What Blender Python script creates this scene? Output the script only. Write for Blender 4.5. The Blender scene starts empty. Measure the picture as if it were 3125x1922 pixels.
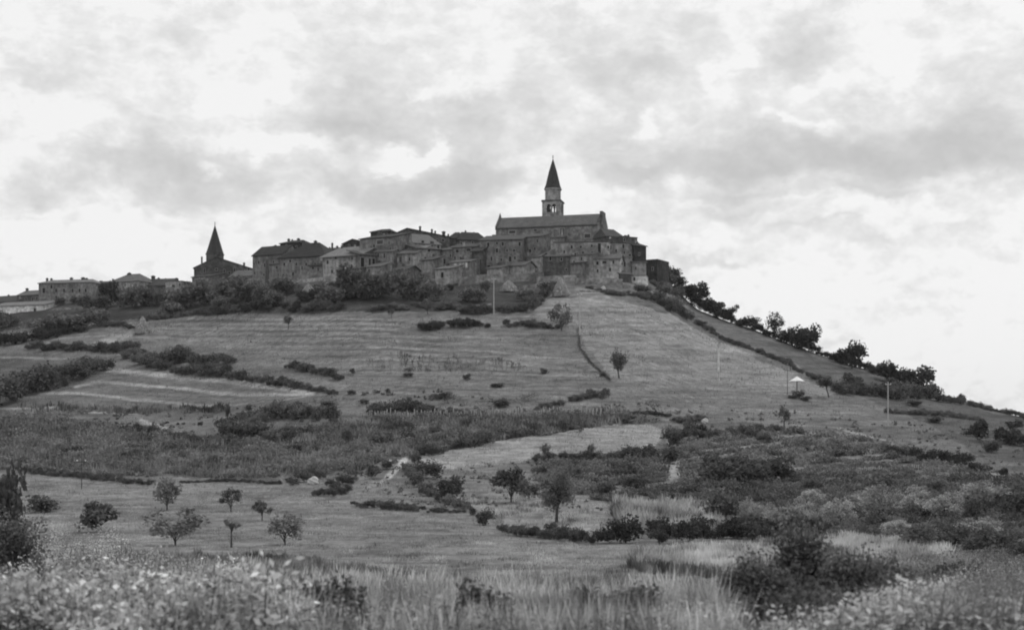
import bpy, math, random
import numpy as np
R = math.radians
scene = bpy.context.scene
COL = scene.collection

# ------------------------------------------------------------ camera, world, sun, exposure
U0, F, VH = 1562.5, 4340.0, 1335.0          # optical axis column, focal length and eye-level row of the photograph's frame
cam_d = bpy.data.cameras.new('camera'); cam = bpy.data.objects.new('camera', cam_d); COL.objects.link(cam)
cam.location = (0, 0, 0); cam.rotation_euler = (R(90), 0, 0)
cam_d.lens = 50.0; cam_d.sensor_width = 36.0; cam_d.shift_y = (VH - 961) / 3125.0
cam_d.clip_start = 0.5; cam_d.clip_end = 9000
cam_d.dof.use_dof = True; cam_d.dof.focus_distance = 300; cam_d.dof.aperture_fstop = 1.6
scene.camera = cam
scene.view_settings.view_transform = 'Standard'; scene.view_settings.look = 'None'
scene.view_settings.exposure = 0.0; scene.view_settings.gamma = 1.0
scene.cycles.filter_width = 2.0
scene.cycles.max_bounces = 5; scene.cycles.diffuse_bounces = 3; scene.cycles.transparent_max_bounces = 4

SUN_EL, SUN_AZ = 48, 35                      # sun behind cloud, beyond the hill and to the right
world = bpy.data.worlds.new('World'); scene.world = world; world.use_nodes = True
nt = world.node_tree; N = nt.nodes; L = nt.links; N.clear()
def wn(t, **k):
    n = N.new(t)
    for a, b in k.items(): setattr(n, a, b)
    return n
def vm(op, a, b=None, c=None):
    n = wn('ShaderNodeVectorMath', operation=op)
    for i, x in enumerate((a, b, c)):
        if x is None: continue
        if isinstance(x, (tuple, list)): n.inputs[i].default_value = x
        elif isinstance(x, (int, float)): n.inputs['Scale'].default_value = x
        else: L.new(x, n.inputs[i])
    return n
def mt(op, a, b=None, c=None, clamp=False):
    n = wn('ShaderNodeMath', operation=op); n.use_clamp = clamp
    for i, x in enumerate((a, b, c)):
        if x is None: continue
        if isinstance(x, (int, float)): n.inputs[i].default_value = x
        else: L.new(x, n.inputs[i])
    return n.outputs[0]
tc = wn('ShaderNodeTexCoord')
def noise3(vec, scale, detail, rough=.5):
    n = wn('ShaderNodeTexNoise'); n.inputs['Scale'].default_value = scale
    n.inputs['Detail'].default_value = detail; n.inputs['Roughness'].default_value = rough
    L.new(vec, n.inputs['Vector']); return n
stretch = vm('MULTIPLY', tc.outputs['Generated'], (1, 1, 1.55)).outputs[0]
w1 = noise3(stretch, 14, 6, .58)
w2 = vm('SUBTRACT', w1.outputs['Color'], (.5, .5, .5)).outputs[0]
w3 = vm('SCALE', w2); w3.inputs['Scale'].default_value = 0.078
wdir = vm('ADD', tc.outputs['Generated'], w3.outputs[0]).outputs[0]
CLOUDS = [  # cloud bank centre, half extents, density (dark base > 0, bright gap < 0)
 (240,260,150,90,.35),(573,124,85,50,.4),(1054,260,180,110,.35),(1041,350,120,60,.3),(470,507,190,50,.75),(720,545,160,60,.6),
 (690,610,130,40,.5),(1220,565,270,55,1.1),(1410,480,120,80,.85),(1200,385,260,50,.55),(100,560,120,60,.35),(1015,440,80,60,.6),
 (1805,176,130,60,.5),(1948,240,150,60,.6),(2176,98,60,60,.25),(2436,182,100,80,.75),(2423,52,90,50,.4),(1883,423,90,120,.65),
 (1980,560,90,60,.55),(2250,500,230,70,.95),(2600,500,270,55,1.1),(2957,470,220,75,1.0),(3054,358,110,100,.6),(2306,612,230,22,.7),
 (2720,600,130,15,.4),(2520,722,210,14,.4),(2176,785,160,11,.3),(2273,660,160,16,.5),(1620,330,90,60,.3),(330,590,160,30,.4),
 (1974,351,26,30,-.8),(2500,300,120,34,-.55),(2730,250,45,75,-.6),(2470,395,110,24,-.6),(2156,260,22,45,-.6),(2110,550,50,40,-.55),
 (2306,176,60,50,-.5),(1256,462,95,32,-1.2),(846,455,110,26,-.9),(650,522,42,14,-.8),(1300,286,34,22,-.5),(140,350,120,45,-.5),
 (800,290,150,60,-.4),(1850,620,130,30,-.4),(1750,590,80,30,-.5),(2800,760,520,90,-.12),(2950,1000,500,200,-.12),(2300,690,300,26,.30),(2620,740,260,26,.22),(2150,790,220,22,.25),(2420,300,120,70,.45),(2640,330,110,60,.40),(2900,250,160,90,.25),(300,760,520,70,-.25),(2030,430,170,110,.35),(2250,270,160,120,.15),(1500,230,120,60,-.2)]
acc = None
for (cu, cv, ru, rv, am) in CLOUDS:
    d = np.array([(cu-U0)/F, 1, (VH-cv)/F]); k = 1/np.linalg.norm(d); d = d*k
    sx, sz = F/(ru*k*1.15), F/(rv*k*1.15)
    q = vm('MULTIPLY_ADD', wdir, (sx, 0, sz), (-d[0]*sx, 0, -d[2]*sz)).outputs[0]
    dd = vm('DOT_PRODUCT', q, q).outputs['Value']
    g = mt('POWER', 0.36, dd)
    acc = mt('MULTIPLY_ADD', g, am, 0.0 if acc is None else acc)
fine = noise3(vm('MULTIPLY', wdir, (1, 1, 1.9)).outputs[0], 15, 9, .62).outputs['Fac']
fine2 = noise3(vm('MULTIPLY', tc.outputs['Generated'], (1, 1, 1.6)).outputs[0], 60, 6, .6).outputs['Fac']
det = mt('MULTIPLY_ADD', fine, 2.0, -.93)
dens = mt('ADD', acc, det)
dens = mt('SUBTRACT', 1.0, mt('POWER', 0.40, mt('MAXIMUM', mt('MULTIPLY', mt('ADD', dens, mt('MULTIPLY_ADD', fine2, 1.2, -.60)), 0.95), 0.0)))
cloud = mt('MULTIPLY_ADD', dens, -5.1, 9.4)            # lit cloud 9.3, grey base 5.0, before the 0.1 strength
sky = wn('ShaderNodeTexSky', sky_type='NISHITA', sun_disc=False)
sky.sun_elevation = R(SUN_EL); sky.sun_rotation = R(SUN_AZ); sky.air_density = 1.0; sky.dust_density = 3.0
bw = wn('ShaderNodeRGBToBW'); L.new(sky.outputs[0], bw.inputs[0])
skyg = mt('MINIMUM', bw.outputs[0], 12.0)
mixv = mt('ADD', mt('MULTIPLY', skyg, 0.06), mt('MULTIPLY', cloud, 0.94))
bg = wn('ShaderNodeBackground'); bg.inputs['Strength'].default_value = 0.1
L.new(mixv, bg.inputs['Color'])
wo = wn('ShaderNodeOutputWorld'); L.new(bg.outputs[0], wo.inputs['Surface'])

sun_d = bpy.data.lights.new('sun', 'SUN'); sun = bpy.data.objects.new('sun', sun_d); COL.objects.link(sun)
sun_d.energy = 1.1; sun_d.angle = R(12); sun_d.color = (1, 1, 1)
from mathutils import Vector
sd = Vector((math.sin(R(SUN_AZ))*math.cos(R(SUN_EL)), math.cos(R(SUN_AZ))*math.cos(R(SUN_EL)), math.sin(R(SUN_EL))))
sun.rotation_euler = sd.to_track_quat('Z', 'Y').to_euler(); sun.location = (0, 0, 200)

# ------------------------------------------------------------ small helpers
rng = np.random.default_rng(7)
def tagp(o, label=None, cat=None, group=None, kind=None):
    if label: o['label'] = label
    if cat: o['category'] = cat
    if group: o['group'] = group
    if kind: o['kind'] = kind
    return o
def empty(name, loc=(0,0,0), rz=0.0):
    o = bpy.data.objects.new(name, None); COL.objects.link(o)
    o.location = loc; o.rotation_euler = (0,0,rz); o.empty_display_size = 1; return o
def link_mesh(name, me, mat, parent=None, loc=(0,0,0)):
    o = bpy.data.objects.new(name, me); COL.objects.link(o)
    if mat is not None:
        for m in (mat if isinstance(mat, (list, tuple)) else [mat]): me.materials.append(m)
    o.location = loc
    if parent: o.parent = parent
    return o
def np_mesh(name, V, FQ, attrs=None, smooth=False):
    """V (n,3) verts, FQ (m,k) faces of equal size, attrs {name: per-vertex floats}"""
    V = np.asarray(V, np.float32); FQ = np.asarray(FQ, np.int32); k = FQ.shape[1]
    me = bpy.data.meshes.new(name)
    me.vertices.add(len(V)); me.vertices.foreach_set('co', V.ravel())
    me.loops.add(FQ.size); me.loops.foreach_set('vertex_index', FQ.ravel())
    me.polygons.add(len(FQ)); me.polygons.foreach_set('loop_start', np.arange(0, FQ.size, k, dtype=np.int32))
    try: me.polygons.foreach_set('loop_total', np.full(len(FQ), k, np.int32))
    except Exception: pass
    if smooth: me.polygons.foreach_set('use_smooth', np.ones(len(FQ), bool))
    for a, x in (attrs or {}).items():
        at = me.attributes.new(a, 'FLOAT', 'POINT'); at.data.foreach_set('value', np.asarray(x, np.float32))
    me.update(calc_edges=True); return me
def quads_mesh(name, Q, tone=None):
    """Q (n,4,3) loose quads; tone (n,) per quad"""
    n = len(Q); at = {'tone': np.repeat(tone, 4)} if tone is not None else None
    return np_mesh(name, Q.reshape(-1, 3), np.arange(n*4).reshape(n, 4), at)
class MB:
    def __init__(s): s.v = []; s.f = []; s.m = []
    def add(s, vs, fs, m=0):
        b = len(s.v); s.v += [tuple(map(float, v)) for v in vs]
        for f in fs: s.f.append(tuple(b+i for i in f)); s.m.append(m)
        return s
    def box(s, x0, x1, y0, y1, z0, z1, m=0):
        return s.add([(x0,y0,z0),(x1,y0,z0),(x1,y1,z0),(x0,y1,z0),(x0,y0,z1),(x1,y0,z1),(x1,y1,z1),(x0,y1,z1)],
              [(0,3,2,1),(4,5,6,7),(0,1,5,4),(1,2,6,5),(2,3,7,6),(3,0,4,7)], m)
    def slab(s, pts, t, m=0):
        n = len(pts); vs = list(pts)+[(p[0],p[1],p[2]-t) for p in pts]
        return s.add(vs, [tuple(range(n)), tuple(range(2*n-1, n-1, -1))]+[(i, i+n, (i+1)%n+n, (i+1)%n) for i in range(n)], m)
    def ngon(s, sides, rings, a0=0.0, cx=0, cy=0, m=0, cap=True):
        """rings: list of (r, z)"""
        vs = []; fs = []
        for (r, z) in rings:
            for i in range(sides):
                a = a0+2*math.pi*i/sides; vs.append((cx+r*math.cos(a), cy+r*math.sin(a), z))
        for k in range(len(rings)-1):
            for i in range(sides):
                j = (i+1) % sides; fs.append((k*sides+i, k*sides+j, (k+1)*sides+j, (k+1)*sides+i))
        if cap: fs.append(tuple(range(sides-1, -1, -1))); fs.append(tuple((len(rings)-1)*sides+i for i in range(sides)))
        return s.add(vs, fs, m)
    def tube(s, pts, rad, sides=6, m=0):
        pts = [np.array(p, float) for p in pts]; vs = []; fs = []
        for i, p in enumerate(pts):
            d = pts[min(i+1, len(pts)-1)]-pts[max(i-1, 0)]; d /= (np.linalg.norm(d)+1e-9)
            a = np.cross(d, (0,1,0.01)); a /= np.linalg.norm(a); b = np.cross(d, a)
            for k in range(sides):
                t = 2*math.pi*k/sides; vs.append(tuple(p+rad[i]*(a*math.cos(t)+b*math.sin(t))))
        for i in range(len(pts)-1):
            for k in range(sides):
                j = (k+1)%sides; fs.append((i*sides+k, i*sides+j, (i+1)*sides+j, (i+1)*sides+k))
        fs.append(tuple(range(sides))); fs.append(tuple((len(pts)-1)*sides+k for k in range(sides-1,-1,-1)))
        return s.add(vs, fs, m)
    def build(s, name, mat, parent=None, loc=(0,0,0)):
        me = bpy.data.meshes.new(name); me.from_pydata(s.v, [], s.f)
        o = link_mesh(name, me, mat, parent, loc)
        if any(s.m): me.polygons.foreach_set('material_index', s.m)
        me.update(); return o

# ------------------------------------------------------------ noise in plain numpy
_perm = rng.random((256, 256)).astype(np.float32)
def vnoise(x, y):
    xi = np.floor(x).astype(int); yi = np.floor(y).astype(int); fx = x-xi; fy = y-yi
    fx = fx*fx*(3-2*fx); fy = fy*fy*(3-2*fy)
    a = _perm[xi & 255, yi & 255]; b = _perm[(xi+1) & 255, yi & 255]; c = _perm[xi & 255, (yi+1) & 255]; d = _perm[(xi+1) & 255, (yi+1) & 255]
    return (a*(1-fx)+b*fx)*(1-fy)+(c*(1-fx)+d*fx)*fy
def fbm(x, y, o=4):
    s = 0; a = .5; t = 0
    for i in range(o):
        s = s+a*vnoise(x*2**i+17.3*i, y*2**i+5.1*i); t += a; a *= .55
    return s/t

# ------------------------------------------------------------ the shape of the land
# distance of the ground along each line of sight: rows (2300 = at the feet ... 760 = hilltop) for the middle of the valley
BV = np.array([760,800,840,890,950,1017,1080,1145,1200,1270,1335,1400,1460,1525,1595,1650,1715,1780,1850,1922,2050,2300,2700], float)
BY = np.array([445,415,392,365,338,314,293,272,254,230,207,185,165,142,116,90,66,46,30,20,12.5,8,5.5], float)
RU = np.array([-4000,-400,0,150,300,420,560,700,790,900,1100,1300,1500,1850,1930,1975,2010,2049,2124,2219,2323,2423,2513,2647,2717,2846,2961,3110,3500,5000,7500], float)
RVv = np.array([1150,960,930,905,893,888,882,862,820,800,770,757,750,750,770,806,840,868,944,979,1014,1054,1086,1128,1153,1198,1228,1270,1330,1340,1345], float)
RYu = np.array([-4000,-400,0,300,600,850,1100,1900,2050,2300,2600,2850,3125,3500,7500], float)
RYy = np.array([520,530,505,500,480,462,452,450,430,405,380,350,315,300,300], float)
def smooth_interp(x, xs, ys, w=18):
    return (np.interp(x-w, xs, ys)+np.interp(x-w/2, xs, ys)+2*np.interp(x, xs, ys)+np.interp(x+w/2, xs, ys)+np.interp(x+w, xs, ys))/6
def v_ridge(u): return smooth_interp(u, RU, RVv)
def y_ridge(u): return smooth_interp(u, RYu, RYy, 60)
def Ydist(u, v):
    u = np.asarray(u, float); v = np.asarray(v, float)
    near = smooth_interp(v, BV, BY, 14)
    y15 = smooth_interp(1500., BV, BY, 14)
    s = np.clip((1500-v)/(1500-v_ridge(u)), 0, 1)
    g = (smooth_interp(1500-s*740, BV, BY, 14)-y15)/(smooth_interp(760., BV, BY, 14)-y15)
    return np.where(v > 1500, near, y15+(y_ridge(u)-y15)*g)
def bump(x, y):
    y = np.asarray(y, float); amp = np.clip(y*.0011, 0.0, .42)
    return amp*2*(fbm(x/9.+50, y/9.+50, 4)-.5)
def G(u, v, dz=0.0):
    """ground point seen at frame position u, v"""
    y = float(Ydist(u, v)); x = (u-U0)/F*y; z = (VH-v)/F*y
    return Vector((x, y, z+float(bump(x, y))+dz))
def Garr(u, v):
    y = Ydist(u, v); x = (u-U0)/F*y; z = (VH-v)/F*y
    return np.stack([x, y, z+bump(x, y)], -1)
def height(x, y):
    """ground height at a world position"""
    x = np.asarray(x, float); y = np.asarray(y, float); u = U0+F*x/np.maximum(y, 5.6)
    vr = v_ridge(u); yr = y_ridge(u); lo = vr.copy() if hasattr(vr, 'copy') else vr; hi = np.full_like(np.asarray(vr, float), 2600.)
    for _ in range(26):
        mid = (lo+hi)/2; yy = Ydist(u, mid); c = yy > y
        lo = np.where(c, mid, lo); hi = np.where(c, hi, mid)
    z = (VH-(lo+hi)/2)/F*y
    zr = (VH-vr)/F*yr
    back = np.maximum(zr-.10*(y-yr)-.3*np.maximum(0, y-yr-30), -14)
    return np.where(y > yr, back, z)+bump(x, y)
def P(u, v, y): return Vector(((u-U0)/F*y, y, (VH-v)/F*y))

# ------------------------------------------------------------ materials (a black-and-white photograph: every colour is a grey)
def new_mat(name):
    m = bpy.data.materials.new(name); m.use_nodes = True; m.node_tree.nodes.clear(); return m, m.node_tree.nodes, m.node_tree.links
def grey_mat(name, lo, hi, scale=1.0, detail=6, rough=.9, bump_s=0.0, coord='Object', stretch=(1,1,1), contrast=(.3,.7), tone=False, second=None, wave=None, trans=0.0, vor=None):
    m, n, l = new_mat(name)
    tc = n.new('ShaderNodeTexCoord'); mp = n.new('ShaderNodeMapping'); mp.inputs['Scale'].default_value = stretch
    if coord == 'World':
        gm = n.new('ShaderNodeNewGeometry'); l.new(gm.outputs['Position'], mp.inputs[0])
    else: l.new(tc.outputs['Object'], mp.inputs[0])
    no = n.new('ShaderNodeTexNoise'); no.inputs['Scale'].default_value = scale; no.inputs['Detail'].default_value = detail; no.inputs['Roughness'].default_value = .62
    l.new(mp.outputs[0], no.inputs['Vector'])
    mr = n.new('ShaderNodeMapRange'); mr.inputs[1].default_value = contrast[0]; mr.inputs[2].default_value = contrast[1]; mr.inputs[3].default_value = lo; mr.inputs[4].default_value = hi
    l.new(no.outputs['Fac'], mr.inputs[0]); val = mr.outputs[0]
    def mul(a, lo2, hi2, src, f0=.3, f1=.7):
        r = n.new('ShaderNodeMapRange'); r.inputs[1].default_value = f0; r.inputs[2].default_value = f1; r.inputs[3].default_value = lo2; r.inputs[4].default_value = hi2
        l.new(src, r.inputs[0]); k = n.new('ShaderNodeMath'); k.operation = 'MULTIPLY'; l.new(a, k.inputs[0]); l.new(r.outputs[0], k.inputs[1]); return k.outputs[0]
    if tone:
        at = n.new('ShaderNodeAttribute'); at.attribute_name = 'tone'; val = mul(val, .30, 1.85, at.outputs['Fac'], 0, 1)
    if second:
        n2 = n.new('ShaderNodeTexNoise'); n2.inputs['Scale'].default_value = second[0]; n2.inputs['Detail'].default_value = 4; l.new(mp.outputs[0], n2.inputs['Vector'])
        val = mul(val, second[1], second[2], n2.outputs['Fac'])
    if vor:
        vo = n.new('ShaderNodeTexVoronoi'); vo.inputs['Scale'].default_value = vor[0]; l.new(mp.outputs[0], vo.inputs['Vector'])
        sep = n.new('ShaderNodeSeparateColor'); l.new(vo.outputs['Color'], sep.inputs[0]); val = mul(val, vor[1], vor[2], sep.outputs[0], 0, 1)
    if wave:
        wv = n.new('ShaderNodeTexWave'); wv.bands_direction = wave[3]; wv.inputs['Scale'].default_value = wave[0]; wv.inputs['Distortion'].default_value = 1.5; l.new(tc.outputs['Object'], wv.inputs['Vector'])
        val = mul(val, wave[1], wave[2], wv.outputs['Fac'], 0, 1)
    bs = n.new('ShaderNodeBsdfPrincipled'); l.new(val, bs.inputs['Base Color']); bs.inputs['Roughness'].default_value = rough
    bs.inputs['Specular IOR Level'].default_value = .2
    if bump_s:
        b = n.new('ShaderNodeBump'); b.inputs['Strength'].default_value = bump_s; b.inputs['Distance'].default_value = .15
        l.new(no.outputs['Fac'], b.inputs['Height']); l.new(b.outputs[0], bs.inputs['Normal'])
    out = n.new('ShaderNodeOutputMaterial')
    if trans:
        tr = n.new('ShaderNodeBsdfTranslucent'); l.new(val, tr.inputs['Color']); mx = n.new('ShaderNodeMixShader'); mx.inputs[0].default_value = trans
        l.new(bs.outputs[0], mx.inputs[1]); l.new(tr.outputs[0], mx.inputs[2]); l.new(mx.outputs[0], out.inputs[0])
    else: l.new(bs.outputs[0], out.inputs[0])
    return m
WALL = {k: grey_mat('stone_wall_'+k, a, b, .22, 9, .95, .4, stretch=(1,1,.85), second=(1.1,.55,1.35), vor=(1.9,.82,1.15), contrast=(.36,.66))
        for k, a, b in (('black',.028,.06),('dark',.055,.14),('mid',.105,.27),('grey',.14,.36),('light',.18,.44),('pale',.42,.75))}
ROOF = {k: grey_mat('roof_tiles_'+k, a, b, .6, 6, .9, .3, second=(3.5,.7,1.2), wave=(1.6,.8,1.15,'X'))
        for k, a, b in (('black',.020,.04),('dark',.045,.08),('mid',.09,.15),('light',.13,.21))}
M_spire = grey_mat('spire_covering', .022, .05, 1.2, 6, .7, .3)
M_dark = grey_mat('dark_opening', .012, .025, 2, 2, .8)
M_glass = grey_mat('window_glass', .02, .05, 2, 2, .25)
M_frame = grey_mat('window_stone', .2, .34, 3, 4, .9)
M_chim = grey_mat('chimney_masonry', .05, .12, 2, 5, .9, .3)
M_metal = grey_mat('dark_metal', .04, .08, 4, 3, .5)
M_bark = grey_mat('bark', .05, .10, 3, 5, .9, .5)
M_pole = grey_mat('weathered_pole', .34, .48, 3, 5, .85)
M_dpole = grey_mat('dark_pole', .06, .10, 3, 5, .85)
M_white = grey_mat('white_canvas', .74, .84, 2, 3, .8)
M_rock = grey_mat('pale_rock', .35, .65, 1.5, 6, .95, .5)
M_straw = grey_mat('straw', .14, .27, 1.6, 9, 1., .6, stretch=(1,1,.35))
M_leaf = {k: grey_mat('foliage_'+k, a, b, .35, 3, .75, coord='World', tone=True, trans=.22)
          for k, a, b in (('black',.036,.066),('dark',.072,.130),('mid',.105,.18),('grey',.14,.23),('light',.27,.46),('pale',.45,.70))}
def ground_mat(name, k=1.0, b=.7):
    m, n, l = new_mat(name)
    gm = n.new('ShaderNodeNewGeometry'); at = n.new('ShaderNodeAttribute'); at.attribute_name = 'alb'
    val = at.outputs['Fac']
    hgt = None
    for sc, lo, hi, dt in ((.09,.78,1.22,5),(.55,.66,1.36,6),(3.2,.55,1.5,5)):
        no = n.new('ShaderNodeTexNoise'); no.inputs['Scale'].default_value = sc; no.inputs['Detail'].default_value = dt; no.inputs['Roughness'].default_value = .65
        l.new(gm.outputs['Position'], no.inputs['Vector'])
        r = n.new('ShaderNodeMapRange'); r.inputs[1].default_value = .28; r.inputs[2].default_value = .72; r.inputs[3].default_value = lo; r.inputs[4].default_value = hi; r.clamp = True
        l.new(no.outputs['Fac'], r.inputs[0]); mu = n.new('ShaderNodeMath'); mu.operation = 'MULTIPLY'; l.new(val, mu.inputs[0]); l.new(r.outputs[0], mu.inputs[1]); val = mu.outputs[0]
        hgt = no
    mu = n.new('ShaderNodeMath'); mu.operation = 'MULTIPLY'; l.new(val, mu.inputs[0]); mu.inputs[1].default_value = k
    bs = n.new('ShaderNodeBsdfPrincipled'); l.new(mu.outputs[0], bs.inputs['Base Color']); bs.inputs['Roughness'].default_value = 1; bs.inputs['Specular IOR Level'].default_value = .05
    bp = n.new('ShaderNodeBump'); bp.inputs['Strength'].default_value = b; bp.inputs['Distance'].default_value = .3; l.new(hgt.outputs['Fac'], bp.inputs['Height']); l.new(bp.outputs[0], bs.inputs['Normal'])
    out = n.new('ShaderNodeOutputMaterial'); l.new(bs.outputs[0], out.inputs[0]); return m
M_ground = ground_mat('hillside_grass'); M_path = ground_mat('bare_earth', 1.0, .3)

# ------------------------------------------------------------ ground sheet, split without overlap into its fields and paths
uu = np.concatenate([np.linspace(-4000, -130, 60), np.arange(-120, 3250, 4.0), np.linspace(3262, 7500, 60)])
NT = 560
tt = np.linspace(0, 1, NT)
Ug, Tg = np.meshgrid(uu, tt, indexing='ij')
VR = v_ridge(Ug)
Vg = 2600+(VR-2600)*(1-(1-Tg)**1.25) if False else 2600*(1-Tg)**1.0+VR*Tg
X3 = Garr(Ug, Vg)
def inpoly(U, V, poly):
    poly = np.array(poly, float); n = len(poly); m = np.zeros(U.shape, bool); j = n-1
    for i in range(n):
        xi, yi = poly[i]; xj, yj = poly[j]
        c = ((yi > V) != (yj > V)) & (U < (xj-xi)*(V-yi)/(yj-yi+1e-12)+xi); m ^= c; j = i
    return m
def dist_line(U, V, pts):
    pts = np.array(pts, float); d = np.full(U.shape, 1e9)
    for i in range(len(pts)-1):
        a = pts[i]; b = pts[i+1]; ab = b-a; t = np.clip(((U-a[0])*ab[0]+(V-a[1])*ab[1])/(ab@ab+1e-9), 0, 1)
        d = np.minimum(d, np.hypot(U-a[0]-t*ab[0], V-a[1]-t*ab[1]))
    return d
jx = (fbm(Ug/55., Vg/22., 4)-.5)*34; jy = (fbm(Ug/50.+90, Vg/20., 4)-.5)*13
Uj, Vj = Ug+jx, Vg+jy
alb = 0.125+0.05*(fbm(Ug/160., Vg/38., 4)-.5)*2
reg = np.zeros(Ug.shape, np.int32)
REG = ['hillside', 'meadow', 'terraced_field', 'dirt_path', 'clearing', 'scrub_ground', 'upper_field', 'crop_field']
def field(poly, a, r=None, var=.25):
    m = inpoly(Uj, Vj, poly)
    alb[m] = a*(1+var*2*(fbm(Ug[m]/90.+a*99, Vg[m]/20., 4)-.5))
    if r is not None: reg[m] = REG.index(r)
def stroke(pts, w, a, r=None, soft=.6):
    d = dist_line(Ug+jx*.25, Vg+jy*.35, pts); k = np.clip((w*.5-d)/(w*.5*soft+1e-6), 0, 1)
    alb[:] = alb*(1-k)+a*k
    if r is not None: reg[k > .35] = REG.index(r)
# broad fields (real differences of crop and soil)
field([(-4000,1460),(60,1440),(300,1465),(700,1475),(1100,1445),(1230,1500),(1300,1560),(1460,1570),(1600,1650),(2400,1655),(7500,1700),(7500,2600),(-4000,2600)], .165, 'meadow', .12)
field([(-4000,1250),(0,1250),(340,1300),(680,1330),(1180,1390),(1090,1440),(700,1465),(300,1450),(60,1430),(-4000,1440)], .095, 'crop_field')
field([(600,1330),(900,1290),(1250,1280),(1900,1250),(2050,1290),(1860,1296),(1480,1352),(1260,1395),(1160,1400)], .105, 'crop_field')
field([(1270,1396),(1480,1356),(1715,1321),(1895,1294),(1990,1294),(2050,1320),(1990,1370),(1800,1385),(1640,1395),(1500,1425),(1330,1430)], .215, 'clearing', .12)
field([(1380,1530),(1400,1512),(1640,1500),(1830,1512),(1870,1545),(1950,1610),(1850,1635),(1640,1635),(1530,1605),(1500,1570)], .19, 'clearing', .15)
field([(1640,1400),(2050,1420),(2050,1480),(1820,1505),(1650,1495),(1500,1500),(1330,1500),(1340,1435)], .15, 'crop_field')
field([(1830,1500),(2080,1480),(2700,1440),(3300,1470),(3300,1640),(2400,1650),(2250,1600),(2150,1560),(1900,1560)], .13, 'crop_field')
field([(1860,1548),(2130,1552),(2200,1600),(2240,1640),(1960,1625),(1900,1600)], .24, 'clearing')
field([(2080,1335),(2400,1310),(2700,1345),(3000,1445),(3300,1480),(2700,1445),(2380,1480),(2080,1490),(2060,1400)], .17, 'crop_field')
field([(2030,1400),(2100,1400),(2120,1450),(2040,1468)], .23, 'clearing')
# terraced field with pale grass balks at the left
field([(20,1240),(150,1200),(340,1128),(560,1145),(800,1175),(1010,1200),(940,1225),(680,1240),(660,1262),(300,1262),(60,1256)], .12, 'terraced_field', .15)
for pts, w, a in (([(330,1130),(560,1152),(760,1170),(955,1200)], 22, .28), ([(230,1178),(300,1164),(450,1178),(700,1202),(940,1206)], 13, .27),
                  ([(120,1200),(200,1197),(400,1217),(560,1233),(700,1236)], 12, .26), ([(440,1202),(600,1212)], 5, .19), ([(0,1244),(170,1245),(260,1258),(420,1262)], 7, .25),
                  ([(0,1308),(80,1302),(250,1332),(390,1369)], 13, .23), ([(430,1280),(500,1305),(570,1330)], 15, .27),
                  ([(620,1245),(720,1236),(1000,1205)], 5, .18)):
    stroke(pts, w, a, 'terraced_field' if w > 5 else None)
field([(-100,1085),(0,1085),(240,1096),(330,1110),(200,1160),(0,1200),(-100,1200)], .085)
stroke([(-60,1085),(0,1088),(230,1095)], 7, .19)
# the smooth upper slopes of the hill
field([(1000,1010),(1400,1030),(1720,1030),(1800,1130),(1860,1160),(2400,1180),(2550,1215),(2840,1300),(2400,1290),(2100,1270),(1850,1215),(1400,1215),(1050,1165),(560,1130),(520,1060),(560,1000)], .138, 'hillside', .14)
field([(1690,905),(1850,905),(2000,950),(2200,1045),(2400,1130),(2560,1200),(2480,1215),(1860,1160),(1790,1050),(1770,1000),(1600,950),(1620,930)], .19, 'upper_field', .10)
field([(1760,905),(1980,935),(2160,1020),(2300,1085),(2100,1060),(1850,960)], .22, 'upper_field', .10)
field([(560,965),(1450,960),(1620,955),(1640,990),(1200,1000),(760,985),(400,1000),(430,1040),(560,1060),(760,1050),(1100,1045),(1140,1010),(1000,985)], .150, None, .12)
field([(2130,985),(2240,1000),(2650,1145),(2560,1170),(2400,1100),(2200,1015)], .105, 'upper_field', .10)
field([(2330,1040),(2650,1140),(2950,1240),(3300,1310),(3300,1420),(3000,1400),(2830,1290),(2600,1200),(2500,1165)], .085, 'scrub_ground', .25)
field([(2560,1330),(2830,1330),(3000,1400),(3200,1440),(3200,1500),(2850,1395)], .12, None, .2)
field([(1120,1068),(1560,1095),(1780,1130),(1850,1150),(1400,1150),(1119,1130)], .155, 'terraced_field', .2)
stroke([(1120,1060),(1300,1064),(1480,1072),(1640,1090),(1780,1096)], 7, .21)
stroke([(1765,1005),(1768,1060),(1800,1105),(1860,1160)], 13, .065); stroke([(1780,1100),(1840,1150)], 5, .19)
# path up the hill and earth tracks
stroke([(1740,893),(1690,905),(1640,945),(1600,975)], 8, .19)
stroke([(1960,1255),(2200,1280),(2400,1293),(2520,1302),(2700,1308)], 5, .16)
stroke([(2560,1305),(2677,1337),(2823,1385),(2930,1415),(3030,1444),(3200,1470)], 9, .25, 'dirt_path')
stroke([(1235,1400),(1215,1425),(1185,1452)], 24, .34, 'dirt_path'); stroke([(1050,1421),(1165,1407),(1235,1400)], 5, .30, 'dirt_path')
stroke([(1270,1395),(1480,1355),(1715,1319),(1895,1292)], 6, .25)
stroke([(1185,1452),(1150,1478),(1090,1500),(980,1508)], 14, .20)
stroke([(1700,1440),(1665,1468),(1650,1500),(1640,1512)], 7, .27, 'dirt_path')
stroke([(2045,1350),(2062,1375),(2068,1420),(2045,1460)], 20, .26, 'dirt_path')
stroke([(2090,1373),(2330,1358)], 5, .20); stroke([(2330,1465),(2560,1450),(2815,1428)], 6, .21); stroke([(2450,1410),(2640,1402)], 5, .18)
stroke([(2400,1512),(2610,1497)], 6, .17); stroke([(1870,1462),(2060,1452)], 5, .22)
stroke([(290,1050),(340,1035),(395,1022)], 26, .26); stroke([(90,1035),(240,1030),(400,1015),(700,1010)], 5, .22); stroke([(110,1040),(170,1045)], 10, .24)
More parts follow.
